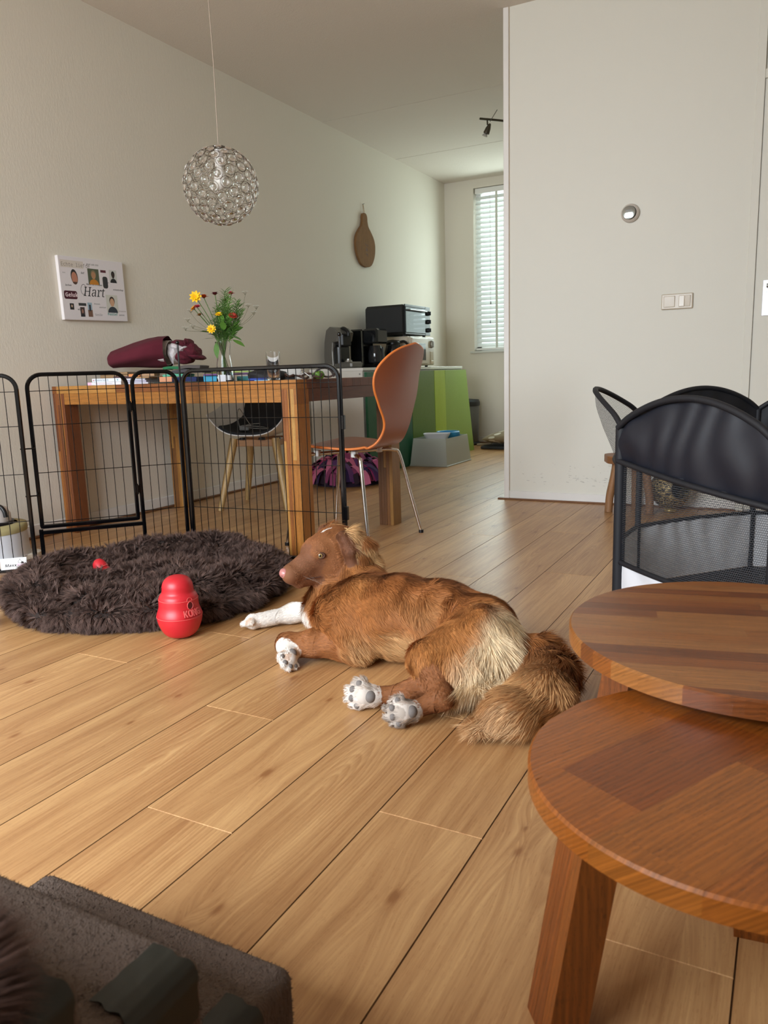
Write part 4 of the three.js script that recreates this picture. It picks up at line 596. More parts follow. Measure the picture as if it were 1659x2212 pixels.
  { const b = onT(586, 0.05), g = solo('sticker_sheet', box(-0.028, 0.028, 0, 0.003, -0.03, 0.0), M(0x5aa8d8, 0.4), 'light blue card under the drinking glass edge', 'card'); g.position.set(b.x - 0.045, TT, b.z + 0.01); g.rotation.y = 0.49; }
}
// ---------------------------------------------------------------- switches and thermostat
{
  const g = thing('light_switch', 'double cream light switch plate on the partition', 'switch', [-0.555, 1.032, ZP]);
  part('switch_plate', new RoundedBoxGeometry(0.153, 0.078, 0.012, 3, 0.006).translate(0, 0.039, 0.0062), M(0xcdc1ae, 0.3), g);
  const rk = M(0xd5cab8, 0.2); part('rocker', new RoundedBoxGeometry(0.056, 0.056, 0.008, 3, 0.004).rotateX(0.05).translate(-0.037, 0.039, 0.0125), rk, g);
  for (const s of [-1, 1]) part('rocker', new RoundedBoxGeometry(0.0275, 0.056, 0.008, 3, 0.003).rotateX(s * 0.07).translate(0.037 + s * 0.0145, 0.039, 0.0125), rk, g);
  const t = thing('thermostat', 'round white thermostat with silver dial on the partition', 'thermostat', [-0.798, 1.483, ZP]);
  part('housing', lathe([[0, 0], [0.046, 0], [0.0465, 0.008], [0.043, 0.018], [0.034, 0.024]], 40).rotateX(Math.PI / 2).translate(0, 0.045, 0.0005), M(0xcfc6bb, 0.4), t);
  part('dial', lathe([[0.034, 0.02], [0.034, 0.026], [0.031, 0.03], [0, 0.031]], 40).rotateX(Math.PI / 2).translate(-0.004, 0.046, 0), M(0x9da19c, 0.12, { metalness: 0.7 }), t);
  part('display', box(-0.019, 0.011, 0.053, 0.058, 0.0305, 0.0318), M(0x5a5c58, 0.3), t);
}
// ---------------------------------------------------------------- ceiling spot rail in the kitchen
{
  const g = thing('spot_rail', 'dark curved spotlight rail on the kitchen ceiling', 'lamp', [-1.9, 2.5, -5.6]);
  const dm = M(0x4c4638, 0.35, { metalness: 0.6 });
  part('rail', tube([V3(-0.165, 0, 0.11), V3(-0.05, -0.004, 0.0), V3(0.08, -0.02, -0.1), V3(0.25, -0.05, -0.2)], 0.008, 8, 40), dm, g);
  part('ceiling_mount', merge([cyl(V3(0.1, -0.02, -0.11), V3(0.1, YC - 2.5, -0.11), 0.008, 8), new THREE.CylinderGeometry(0.05, 0.05, 0.015, 20).translate(0.1, YC - 2.508, -0.11)]), dm, g);
  for (const [x, y, z, s] of [[-0.125, 0, 0.07, 1], [0.11, -0.02, -0.12, -1]]) { const sp = part('spotlight', merge([cyl(V3(x, y, z), V3(x + 0.002, y - 0.04, z), 0.006, 8), lathe([[0, 0.05], [0.008, 0.045], [0.018, 0.015], [0.022, -0.02], [0.018, -0.022], [0, 0.01]], 16).rotateZ(-0.45 * s).translate(x, y - 0.075, z), cyl(V3(x + 0.02 * s, y - 0.02, z), V3(x + 0.075 * s, y + 0.05, z), 0.0025, 5)]), dm, g); part('bulb', lathe([[0, 0], [0.012, -0.004], [0.02, -0.018], [0.019, -0.02], [0, -0.014]], 14).rotateZ(-0.45 * s).translate(x - 0.012 * s, y - 0.092, z), M(0xb8b2a8, 0.2), sp); }
}
// ---------------------------------------------------------------- kitchen side: cabinet and appliances
const CT = 0.80; // cabinet top height
{
  const g = thing('white_cabinet', 'long low white cabinet carrying the kitchen appliances', 'cabinet', [-3.037, 0, -5.95]);
  const wm = M(0xd9d4ca, 0.45), x0 = -0.235, x1 = 0.228, z0 = -0.98, z1 = 0.95;
  part('side_panel', box(x0, x1, 0, CT - 0.022, z1 - 0.018, z1, 0.0015), wm, g); part('side_panel', box(x0, x1, 0, CT - 0.022, z0, z0 + 0.018, 0.0015), wm, g);
  part('counter_top', box(x0, x1 + 0.006, CT - 0.022, CT, z0 - 0.002, z1 + 0.002, 0.002), M(0xe2ded6, 0.35), g);
  part('back_panel', box(x0, x0 + 0.01, 0.04, CT - 0.022, z0 + 0.018, z1 - 0.018), wm, g);
  for (let i = 0; i < 4; i++) { const a = z0 + 0.02 + i * 0.473, d = part('door', box(x1 - 0.018, x1, 0.06, CT - 0.026, a, a + 0.469, 0.0015), wm, g); part('knob', new THREE.SphereGeometry(0.011, 12, 8).translate(x1 + 0.006, 0.62, a + 0.43), MAT.steel, d); }
  part('plinth', box(x0, x1 - 0.04, 0, 0.058, z0 + 0.02, z1 - 0.02), wm, g);
  part('cam_lock', cyl(V3(0.205, CT - 0.045, z1), V3(0.205, CT - 0.045, z1 + 0.0012), 0.007, 14), M(0x8c8880, 0.5), g);
}
{ // pod coffee machine (spout over the drip tray, seen from its side)
  const g = thing('pod_coffee_machine', 'rounded grey and black pod coffee machine at the end of the white cabinet', 'coffee maker', [-3.07, CT + 0.0005, -5.17], -0.35);
  const gm = M(0x6c6963, 0.35, { metalness: 0.35 }), bk = MAT.black;
  const s = new THREE.Shape([V2(-0.125, 0), V2(-0.13, 0.08), V2(-0.12, 0.19), V2(-0.095, 0.272), V2(-0.06, 0.29), V2(-0.01, 0.28), V2(0.035, 0.25), V2(0.02, 0.2), V2(-0.035, 0.19), V2(-0.045, 0.12), V2(-0.04, 0.0)]);
  part('body', new THREE.ExtrudeGeometry(s, { depth: 0.13, bevelEnabled: true, bevelSize: 0.012, bevelThickness: 0.012, bevelSegments: 3 }).translate(0, 0.0125, -0.065), gm, g);
  part('brewing_head', box(-0.05, 0.055, 0.165, 0.262, -0.05, 0.05, 0.012), bk, g); part('lever', tube([V3(-0.03, 0.285, 0), V3(0.02, 0.30, 0), V3(0.07, 0.272, 0), V3(0.075, 0.24, 0)], 0.014, 10, 24), bk, g);
  part('water_tank', box(-0.045, 0.02, 0.02, 0.17, -0.058, 0.058, 0.01), M(0x17181a, 0.2), g);
  part('drip_tray', box(-0.04, 0.165, 0.001, 0.048, -0.06, 0.06, 0.012), gm, g); part('pod_holder', merge([new THREE.CylinderGeometry(0.026, 0.03, 0.014, 20).translate(0.065, 0.055, 0), new THREE.CylinderGeometry(0.018, 0.018, 0.012, 20).translate(0.065, 0.066, 0)]), MAT.steel, g);
}
{ // filter coffee maker
  const g = thing('filter_coffee_maker', 'glossy black drip coffee maker with chrome strip and carafe', 'coffee maker', [-3.0, CT, -5.45], 0);
  const bk = M(0x0e0e10, 0.12);
  part('tower', box(-0.12, 0.0, 0.0, 0.30, -0.09, 0.09, 0.012), bk, g); part('brew_head', box(0.0, 0.13, 0.185, 0.30, -0.09, 0.09, 0.014), M(0x1a1b1d, 0.08), g); part('hot_plate', box(0.0, 0.14, 0.001, 0.03, -0.09, 0.09, 0.01), bk, g);
  part('chrome_strip', box(-0.012, -0.004, 0.03, 0.285, 0.0905, 0.0935, 0.001), MAT.chrome, g);
  part('carafe', lathe([[0, 0], [0.05, 0], [0.06, 0.02], [0.062, 0.08], [0.05, 0.12], [0.045, 0.14]], 24).translate(0.065, 0.032, 0), MP(0x3a3a3c, 0.05, { transmission: 0.5, thickness: 0 }), g);
  part('carafe_handle', box(0.12, 0.135, 0.05, 0.16, -0.01, 0.01, 0.005), M(0x2a2a2c, 0.3), g);
}
{ // second black coffee pot
  const g = thing('thermos_jug', 'black lidded coffee jug with curved handle before the cream microwave', 'jug', [-2.90, CT, -5.685]);
  part('jug_body', lathe([[0, 0], [0.062, 0], [0.07, 0.02], [0.072, 0.12], [0.058, 0.175], [0.05, 0.185], [0, 0.185]], 28).translate(0, 0.0005, 0), M(0x1a1a1c, 0.15), g);
  part('lid', lathe([[0.055, 0.18], [0.06, 0.195], [0.05, 0.215], [0, 0.222]], 28), M(0x0f0f10, 0.35), g);
  part('handle', tube([V3(0.03, 0.195, -0.02), V3(0.075, 0.205, -0.06), V3(0.1, 0.16, -0.085), V3(0.095, 0.08, -0.08), V3(0.06, 0.05, -0.055)], 0.011, 10, 36), M(0x0f0f10, 0.35), g);
}
{ // microwave, door facing the room (+x)
  const g = thing('microwave_oven', 'retro cream microwave oven with round dial under the black mini oven', 'microwave', [-3.01, CT, -6.03]);
  const cm = M(0xcfc5b2, 0.3), x1 = 0.215, z0 = -0.235, z1 = 0.235, h = 0.25;
  part('housing', box(-0.17, x1 - 0.02, 0.012, h, z0, z1, 0.012), cm, g);
  part('front', box(x1 - 0.02, x1, 0.014, h - 0.002, z0, z1, 0.008), M(0xd5ccba, 0.22), g);
  const door = part('door', new RoundedBoxGeometry(0.014, h - 0.04, 0.30, 3, 0.006).translate(x1 + 0.004, h / 2 + 0.006, z1 - 0.17), M(0xd8cfbe, 0.2), g); part('door_window', new RoundedBoxGeometry(0.004, h - 0.11, 0.20, 2, 0.0019).translate(x1 + 0.0115, h / 2, z1 - 0.17), M(0x4c4c4a, 0.06), door);
  for (const y of [0.19]) part('dial', merge([new THREE.CylinderGeometry(0.03, 0.033, 0.018, 24).rotateZ(-Math.PI / 2).translate(x1 + 0.009, y, z0 + 0.06), box(x1 + 0.017, x1 + 0.024, y - 0.026, y + 0.026, z0 + 0.054, z0 + 0.066, 0.002)]), M(0x8c8478, 0.25, { metalness: 0.4 }), g);
  part('control_panel', box(x1, x1 + 0.004, 0.04, 0.13, z0 + 0.035, z0 + 0.085, 0.001), M(0xb8a986, 0.4), g); part('open_button', new RoundedBoxGeometry(0.012, 0.03, 0.05, 3, 0.005).translate(x1 + 0.004, 0.038, z0 + 0.058), M(0xcdbd9c, 0.3), g);
  for (const [x, z] of [[-0.12, z0 + 0.05], [-0.12, z1 - 0.05], [0.16, z0 + 0.05], [0.16, z1 - 0.05]]) part('foot', new THREE.CylinderGeometry(0.014, 0.012, 0.012, 12).translate(x, 0.006, z), MAT.black, g);
}
{ // mini oven on the microwave
  const g = thing('mini_oven', 'black mini oven with three knobs standing on the cream microwave', 'oven', [-3.03, CT + 0.2505, -6.03]);
  const bk = M(0x17181a, 0.5), x1 = 0.2, z0 = -0.24, z1 = 0.25, h = 0.255;
  part('housing', box(-0.18, x1 - 0.01, 0.015, h, z0, z1, 0.02), bk, g);
  part('front_frame', merge([box(x1 - 0.012, x1, 0.015, h, z0, z0 + 0.10, 0.003), box(x1 - 0.012, x1, h - 0.02, h, z0 + 0.1, z1, 0.003), box(x1 - 0.012, x1, 0.015, 0.03, z0 + 0.1, z1, 0.003)]), M(0x222426, 0.25), g);
  const door = part('glass_door', box(x1 - 0.01, x1 + 0.003, 0.03, h - 0.022, z0 + 0.102, z1 - 0.004, 0.003), M(0x3c4244, 0.05, { metalness: 0.25 }), g); part('door_handle', merge([cyl(V3(x1 + 0.03, h - 0.045, z0 + 0.13), V3(x1 + 0.03, h - 0.045, z1 - 0.03), 0.006, 8), cyl(V3(x1, h - 0.045, z0 + 0.14), V3(x1 + 0.03, h - 0.045, z0 + 0.14), 0.005, 8), cyl(V3(x1, h - 0.045, z1 - 0.04), V3(x1 + 0.03, h - 0.045, z1 - 0.04), 0.005, 8)]), M(0x9a9c9c, 0.25, { metalness: 0.8 }), door);
  for (const y of [0.2, 0.13, 0.06]) part('knob', merge([new THREE.CylinderGeometry(0.017, 0.02, 0.022, 18).rotateZ(-Math.PI / 2).translate(x1 + 0.011, y, z0 + 0.05), box(x1 + 0.02, x1 + 0.03, y - 0.016, y + 0.016, z0 + 0.046, z0 + 0.054, 0.001)]), M(0x101012, 0.4), g);
  for (const [x, z] of [[-0.12, z0 + 0.05], [-0.12, z1 - 0.05], [0.16, z0 + 0.05], [0.16, z1 - 0.05]]) part('foot', new THREE.CylinderGeometry(0.014, 0.012, 0.015, 12).translate(x, 0.0075, z), MAT.black, g);
}
{ // folding play mat
  const g = thing('folding_play_mat', 'folding vinyl play mat in four greens standing along the white cabinet', 'mat', [-2.778, 0, -5.95]);
  const H = 0.768, cols = [[0x1f5a3c, 0.97, 0.22], [0x5f7a2c, 0.22, -0.24], [0xa4bc3a, -0.24, -0.48], [0x93b052, -0.48, -0.98]];
  cols.forEach(([hex, a, b], i) => { const z0 = Math.min(a, b), z1 = Math.max(a, b), Rz = rng(40 + i); part('mat_panel', thick((u, v) => { const z = lerp(z1 - 0.003, z0 + 0.003, u), y = v * H; return V3(0.0 + 0.055 * (1 - v) * (i === 3 ? u : 0.2) + 0.004 * Math.sin(u * Math.PI) * Math.sin(v * 3.1) + 0.0035 * fbm(u * 3 + i * 7, v * 5, 3), y, z - 0.06 * (1 - v) * (i === 3 ? u : 0)); }, 14, 18, 0.02), M(hex, 0.42, { bumpMap: rep(noiseTex, 2, 2), bumpScale: 0.001 }), g); });
}
{ // plastic storage box with bowls
  const g = thing('storage_box', 'translucent plastic storage box on the floor before the green mat', 'box', [-2.585, 0, -5.9]);
  const pm = MP(0xe4e6e0, 0.35, { transmission: 0.6, thickness: 0 }), w = 0.3, d = 0.5, h = 0.225, fl = 0.035;
  const wall = (a, b) => { const q = thick((u, v) => { const y = 0.004 + v * (h - 0.004), k = 1 - fl * v / 0.3 * 1.0; return V3(lerp(a[0], b[0], u) * k, y, lerp(a[1], b[1], u) * k); }, 10, 6, 0.003); return q; };
  const X = w / 2 + 0.012, Z = d / 2 + 0.012; part('side_wall', wall([-X, Z], [X, Z]), pm, g); part('side_wall', wall([X, Z], [X, -Z]), pm, g); part('side_wall', wall([X, -Z], [-X, -Z]), pm, g); part('side_wall', wall([-X, -Z], [-X, Z]), pm, g);
  part('foot_rim', box(-X - 0.006, X + 0.006, 0, 0.012, -Z - 0.006, Z + 0.006, 0.004), pm, g);
  const t = solo('folded_towels', box(-0.115, 0.115, 0.014, 0.19, -0.2, 0.2, 0.03), M(0xb9b8ae, 0.95), 'pale folded towels filling the storage box', 'towels'); t.position.set(-2.585, 0, -5.9);
  const b = thing('pet_bowl', 'white tapered pet bowl lying in the storage box', 'bowl', [-2.585, 0.191, -5.82], 0.3);
  part('bowl_wall', surf((u, v) => { const a = u * Math.PI * 2, k = lerp(0.075, 0.11, v), n = 5, c = Math.cos(a), s = Math.sin(a), r = Math.pow(Math.pow(Math.abs(c), n) + Math.pow(Math.abs(s), n), -1 / n); return V3(k * r * c, v * 0.066, k * 0.75 * r * s); }, 48, 4), M(0xdedee2, 0.4), b); part('bowl_floor', box(-0.07, 0.07, 0.001, 0.008, -0.05, 0.05, 0.003), M(0xdedee2, 0.4), b);
  const b2 = thing('pet_bowl', 'bright blue round pet bowl lying in the storage box', 'bowl', [-2.572, 0.191, -6.02], 0);
  part('bowl_wall', lathe([[0, 0], [0.105, 0], [0.1, 0.06], [0.095, 0.068], [0.085, 0.062], [0.07, 0.02], [0, 0.016]], 36), M(0x2f8fc4, 0.35), b2); part('rubber_ring', new THREE.TorusGeometry(0.1, 0.004, 6, 36).rotateX(Math.PI / 2).translate(0, 0.005, 0), M(0x1c5c84, 0.6), b2);
}
{ // pedal bin
  const c = at(1014, 957, 'z', -7.5), g = thing('pedal_bin', 'grey pedal bin with dark lid by the kitchen wall', 'bin', [c.x, 0, -7.5]);
  part('body', lathe([[0, 0.02], [0.098, 0.02], [0.105, 0.40], [0, 0.40]], 30), M(0x6e6e6c, 0.35, { metalness: 0.4 }), g); part('lid', lathe([[0.11, 0.40], [0.113, 0.435], [0.1, 0.465], [0, 0.475]], 30), M(0x2e3032, 0.45), g);
  part('base_ring', lathe([[0, 0], [0.108, 0], [0.108, 0.03], [0, 0.03]], 30), M(0x222224, 0.5), g); part('pedal', box(0.03, 0.09, 0.008, 0.02, 0.09, 0.135, 0.003), M(0x18181a, 0.4), g);
}
{ // spotted cushion in its tray
  const g = thing('dog_cushion', 'tan dog cushion with white dots on a low dark tray', 'cushion', [-2.38, 0, -7.27]);
  part('tray', box(-0.3, 0.42, 0, 0.03, -0.24, 0.2, 0.008), M(0x3a3c42, 0.5), g);
  const tx = dataTex(256, 256, (x, y) => { const gx = x / 32, gy = y / 32, ix = Math.floor(gx), iy = Math.floor(gy); let w = 0; for (let i = -1; i < 2; i++) for (let j = -1; j < 2; j++) { const cx = ix + i + 0.5 + 0.6 * (h2((ix + i + 8) % 8, (iy + j + 8) % 8, 3) - 0.5), cy = iy + j + 0.5 + 0.6 * (h2((ix + i + 8) % 8, (iy + j + 8) % 8, 4) - 0.5); if (Math.hypot(gx - cx, (gy - cy) * 0.6) < 0.22) w = 1; } return w ? [222, 214, 198] : [148, 132, 108]; });
  const e = new THREE.SphereGeometry(1, 40, 24), p = e.attributes.position; for (let i = 0; i < p.count; i++) { const x = p.getX(i), y = p.getY(i), z = p.getZ(i), q = Math.pow(Math.abs(x) ** 4 + Math.abs(z) ** 4, 0.25), k = q > 0 ? Math.hypot(x, z) / q : 1; p.setXYZ(i, x * Math.min(k, 1.35) * 0.37, (0.5 + 0.5 * y) * 0.16 * (1 - 0.5 * Math.pow(Math.max(0, -x), 2)) + 0.012 * fbm(x * 3, z * 3, 6), z * Math.min(k, 1.35) * 0.26); } e.computeVertexNormals(); part('cushion', e.translate(0.06, 0.031, 0), M(0xffffff, 0.95, { map: rep(tx, 2, 1) }), g);
  part('cushion_corner', tube([V3(-0.22, 0.05, 0.1), V3(-0.3, 0.04, 0.12), V3(-0.36, 0.034, 0.13)], 0.012, 8, 12), M(0x9c8c74, 0.95), g);
}
{ // snuffle mat of fleece strips
  const g = thing('snuffle_mat', 'heap of purple and pink fleece strips forming a snuffle mat on the floor', 'mat', [-2.76, 0, -4.66]); const R = rng(66);
  part('mat_base', new THREE.CylinderGeometry(0.22, 0.24, 0.03, 28).translate(0, 0.016, 0), M(0x2a1a30, 0.95), g);
  const cols = [0x4a2c58, 0x3a2450, 0xb0306c, 0xc66a8c, 0x2a1826, 0x8a3c64, 0x5c3468, 0xa84a78, 0x341c34].map((c) => M(c, 0.95));
  for (let i = 0; i < 150; i++) {
    const a = R() * 6.283, r = 0.21 * Math.sqrt(R()), dir = a + (R() - 0.5) * 1.8, x = Math.cos(a) * r, z = Math.sin(a) * r, hh = 0.06 + 0.15 * (1 - r / 0.27) + 0.05 * R(), L = 0.08 + 0.06 * R(), w = 0.034 + 0.02 * R();
    const p0 = V3(x, 0.03, z), p1 = V3(x + Math.cos(dir) * L * 0.3, hh, z + Math.sin(dir) * L * 0.3), p2 = V3(x + Math.cos(dir) * L * 0.9, hh * 0.75, z + Math.sin(dir) * L * 0.9), p3 = V3(x + Math.cos(dir) * L * 1.15, Math.max(0.006, hh * 0.25), z + Math.sin(dir) * L * 1.15), c = new THREE.CatmullRomCurve3([p0, p1, p2, p3]), s = V3(-Math.sin(dir), (R() - 0.5) * 0.6, Math.cos(dir)).normalize();
    part('fleece_strip', thick((u, v) => { const q = c.getPoint(v).addScaledVector(s, (u - 0.5) * w * (1 - 0.1 * v)); q.y = Math.max(0.004, q.y); return q; }, 2, 7, 0.004), cols[Math.floor(R() * cols.length)], g);
  }
}
{ // white pet feeder behind the fence
  const c = at(22, 1190, 'z', -2.10); const g = thing('pet_feeder', 'white round pet feeder with domed lid behind the pen panel', 'feeder', [-3.055, 0, -2.08], 0.9);
  const wm = M(0xdfe0e6, 0.35), cr = M(0xcfc4a8, 0.7);
  part('base_flange', new THREE.ExtrudeGeometry((() => { const s = new THREE.Shape(); for (let i = 0; i <= 60; i++) { const a = i / 60 * Math.PI * 2, r = 0.175 + 0.022 * Math.cos(5 * a); i ? s.lineTo(r * Math.cos(a), r * Math.sin(a)) : s.moveTo(r * Math.cos(a), r * Math.sin(a)); } return s; })(), { depth: 0.022, bevelEnabled: true, bevelSize: 0.006, bevelThickness: 0.005, bevelSegments: 2 }).rotateX(-Math.PI / 2).translate(0, 0.005, 0), M(0xd8cfc0, 0.5), g);
  part('body', lathe([[0.165, 0.03], [0.16, 0.04], [0.155, 0.185], [0.15, 0.19], [0, 0.19]], 40), wm, g); part('wicker_band', lathe([[0.157, 0.165], [0.159, 0.18], [0.156, 0.205], [0.12, 0.21]], 40), M(0xb3a676, 0.8), g);
  for (const a of [-0.15, 0.2]) { const e = V3(Math.sin(a), 0, Math.cos(a)); part('vent_hole', cyl(e.clone().multiplyScalar(0.15).setY(0.115), e.clone().multiplyScalar(0.1605).setY(0.115), 0.0135, 20), M(0x1e1712, 0.9), g); }
  part('dark_ring', lathe([[0.105, 0.205], [0.108, 0.222], [0.08, 0.224]], 40), MAT.black, g); part('dome_lid', lathe([[0.098, 0.222], [0.097, 0.26], [0.083, 0.295], [0.05, 0.315], [0, 0.322]], 40), M(0xe6dcd8, 0.3), g);
  part('lid_handle', tube([V3(0.035, 0.322, 0.045), V3(0.062, 0.312, 0.062), V3(0.076, 0.285, 0.072), V3(0.08, 0.252, 0.074)], 0.009, 10, 20), MAT.black, g);
  g.scale.set(1, 0.78, 1);
}
{ // openwork ball lamp on the floor by the partition
  const g = thing('ball_lantern', 'openwork bronze ball lantern on the floor by the partition', 'lantern', [-0.535, 0, -4.17]);
  const tx = dataTex(512, 256, (x, y) => { const a = vn(x / 7, y / 7, 3), b = vn(x / 3, y / 3, 5), v = a * 0.6 + b * 0.4; return v > 0.58 ? [196, 172, 116] : v > 0.46 ? [112, 92, 58] : [44, 36, 26]; });
  const dir = V3(0.62, 0.1, 0.78).normalize(), q = new THREE.Quaternion().setFromUnitVectors(V3(0, 1, 0), dir), r = 0.102, cut = 0.52;
  part('shell', thick((u, v) => { const th = cut + v * (Math.PI - cut), ph = u * Math.PI * 2; return V3(r * Math.sin(th) * Math.cos(ph), r * Math.cos(th), r * Math.sin(th) * Math.sin(ph)).applyQuaternion(q).add(V3(0, r + 0.02, 0)); }, 64, 40, 0.003), M(0xffffff, 0.5, { map: rep(tx, 2, 1), metalness: 0.35 }), g);
  const ringC = dir.clone().multiplyScalar(r * Math.cos(cut)).add(V3(0, r + 0.02, 0)); const tor = new THREE.TorusGeometry(r * Math.sin(cut), 0.0025, 6, 40); tor.applyQuaternion(new THREE.Quaternion().setFromUnitVectors(V3(0, 0, 1), dir)); part('opening_rim', tor.translate(ringC.x, ringC.y, ringC.z), M(0x4a3c28, 0.4), g);
  part('foot', lathe([[0, 0], [0.035, 0], [0.03, 0.012], [0.026, 0.026], [0, 0.026]], 24), M(0xc8b070, 0.3, { metalness: 0.8 }), g);
}
// ---------------------------------------------------------------- pop-up fabric pet pen (octagon)
{
  const base = [0.19, 0, -2.44], g = thingW('fabric_pet_pen', 'black and white pop-up fabric pet pen with mesh windows', 'pet pen', base);
  const netT = dataTex(64, 64, (x, y) => { const u = x / 16, v = y / 16, r = Math.floor(v * 1) % 2, cx = ((u + (r ? 0.5 : 0)) % 1) - 0.5, cy = (v % 1) - 0.5; const hole = Math.hypot(cx, cy) < 0.455; const a = hole ? 0 : 255; return [a, a, a]; }, false);
  const net = M(0x3a3b40, 0.8, { alphaMap: rep(netT, 1 / 0.021, 1 / 0.021), transparent: true, side: THREE.DoubleSide });
  const bk = M(0x17181e, 0.62, { side: THREE.DoubleSide }), sheen = MP(0x1a1c26, 0.5, { sheen: 0.6, sheenRoughness: 0.4, sheenColor: new THREE.Color(0x3a4056), side: THREE.DoubleSide }), wh = M(0xe6e6ea, 0.8, { side: THREE.DoubleSide });
  // eight vertices; the left side runs along z
  const s = 0.52, V = []; { let p = V2(-0.415, -2.19), a = -Math.PI / 2 - 0.07; const order = []; for (let i = 0; i < 8; i++) { order.push(p.clone()); p = p.clone().add(V2(Math.cos(a) * s, Math.sin(a) * s)); a += Math.PI / 4; } V.push(...order); }
  const H = 0.585; // [0]=left front vertex, going to the back and round
  const foldAmp = [0.004, 0.012, 0.012, 0.012, 0.012, 0.012, 0.012, 0.006];
  const cx = V.reduce((q, p) => q + p.x / 8, 0), cz = V.reduce((q, p) => q + p.y / 8, 0);
  for (let i = 0; i < 8; i++) {
    const A = V[i], B = V[(i + 1) % 8], mid = V2((A.x + B.x) / 2 - cx, (A.y + B.y) / 2 - cz).normalize(), left = i === 0, front = i === 7;
    const side = new THREE.Group(); side.name = 'side_panel'; g.add(side); side.world = g.world;
    const P = (u, y, out = 0) => { const t = left ? smooth(0.40, 0.66, y) * 0.11 * Math.sin(Math.PI * clamp(u)) : 0, o = out + t + 0.03 * Math.sin(Math.PI * u) * Math.sin(Math.PI * clamp(y / 0.6)); return V3(lerp(A.x, B.x, u) + mid.x * o, y, lerp(A.y, B.y, u) + mid.y * o); };
    const crest = (u) => H + (left ? 0.1 : 0.085) * Math.pow(Math.sin(Math.PI * u), 0.8);
    const gather = (u, v, k) => k * Math.sin(u * 38 + 2 * Math.sin(v * 3 + u * 9)) * (0.3 + 0.7 * v);
    const yW = 0.205, yM = 0.478, add = (n, f, m, nu = 24, nv = 8) => { const q = part(n, surf(f, nu, nv), m, side); return q; };
    add('cloth_skirt', (u, v) => P(u, lerp(0.004, yW, v), gather(u, v, 0.004)), wh, 40, 6);
    const uvn = (q, w, h) => { const a = q.geometry.attributes.uv; for (let k = 0; k < a.count; k++) a.setXY(k, a.getX(k) * w, a.getY(k) * h); return q; };
    uvn(add('mesh_window', (u, v) => P(u, lerp(yW, yM, v)), net, 10, 4), s, yM - yW);
    if (left) uvn(add('mesh_hood', (u, v) => P(u, lerp(yM, crest(u) - 0.01, v)), net, 20, 10), s, 0.25);
    else add('gathered_hood', (u, v) => P(u, lerp(yM + (front ? 0.055 * u - 0.040 : 0), crest(u), v), gather(u, v, front ? 0.008 : 0.005) * (1 - 0.6 * v) + (front ? 0.018 * Math.sin(Math.PI * v) : 0)), front ? sheen : bk, 70, 10);
    const band = (n, pts, r) => part(n, tube(pts, r, 8, 40), bk, side);
    const line = (f) => Array.from({ length: 15 }, (_, k) => f(k / 14));
    band('hoop_band', line((u) => P(u, crest(u), front ? 0.012 : 0)), front ? 0.009 : 0.008); band('window_band', line((u) => P(u, yW, 0.002)), 0.0075); band('window_band', line((u) => P(u, yM + (front ? 0.055 * u - 0.040 : 0), front ? 0.01 : 0.002)), 0.008);
    band('corner_band', [P(0, 0.004), P(0, 0.2), P(0, 0.42), P(0, H)], i === 0 ? 0.0165 : 0.010);
  }
  const fl = new THREE.Shape(V.map((p) => V2(p.x, -p.y))); part('floor_cloth', new THREE.ShapeGeometry(fl).rotateX(-Math.PI / 2).translate(0, 0.003, 0), bk, g);
}
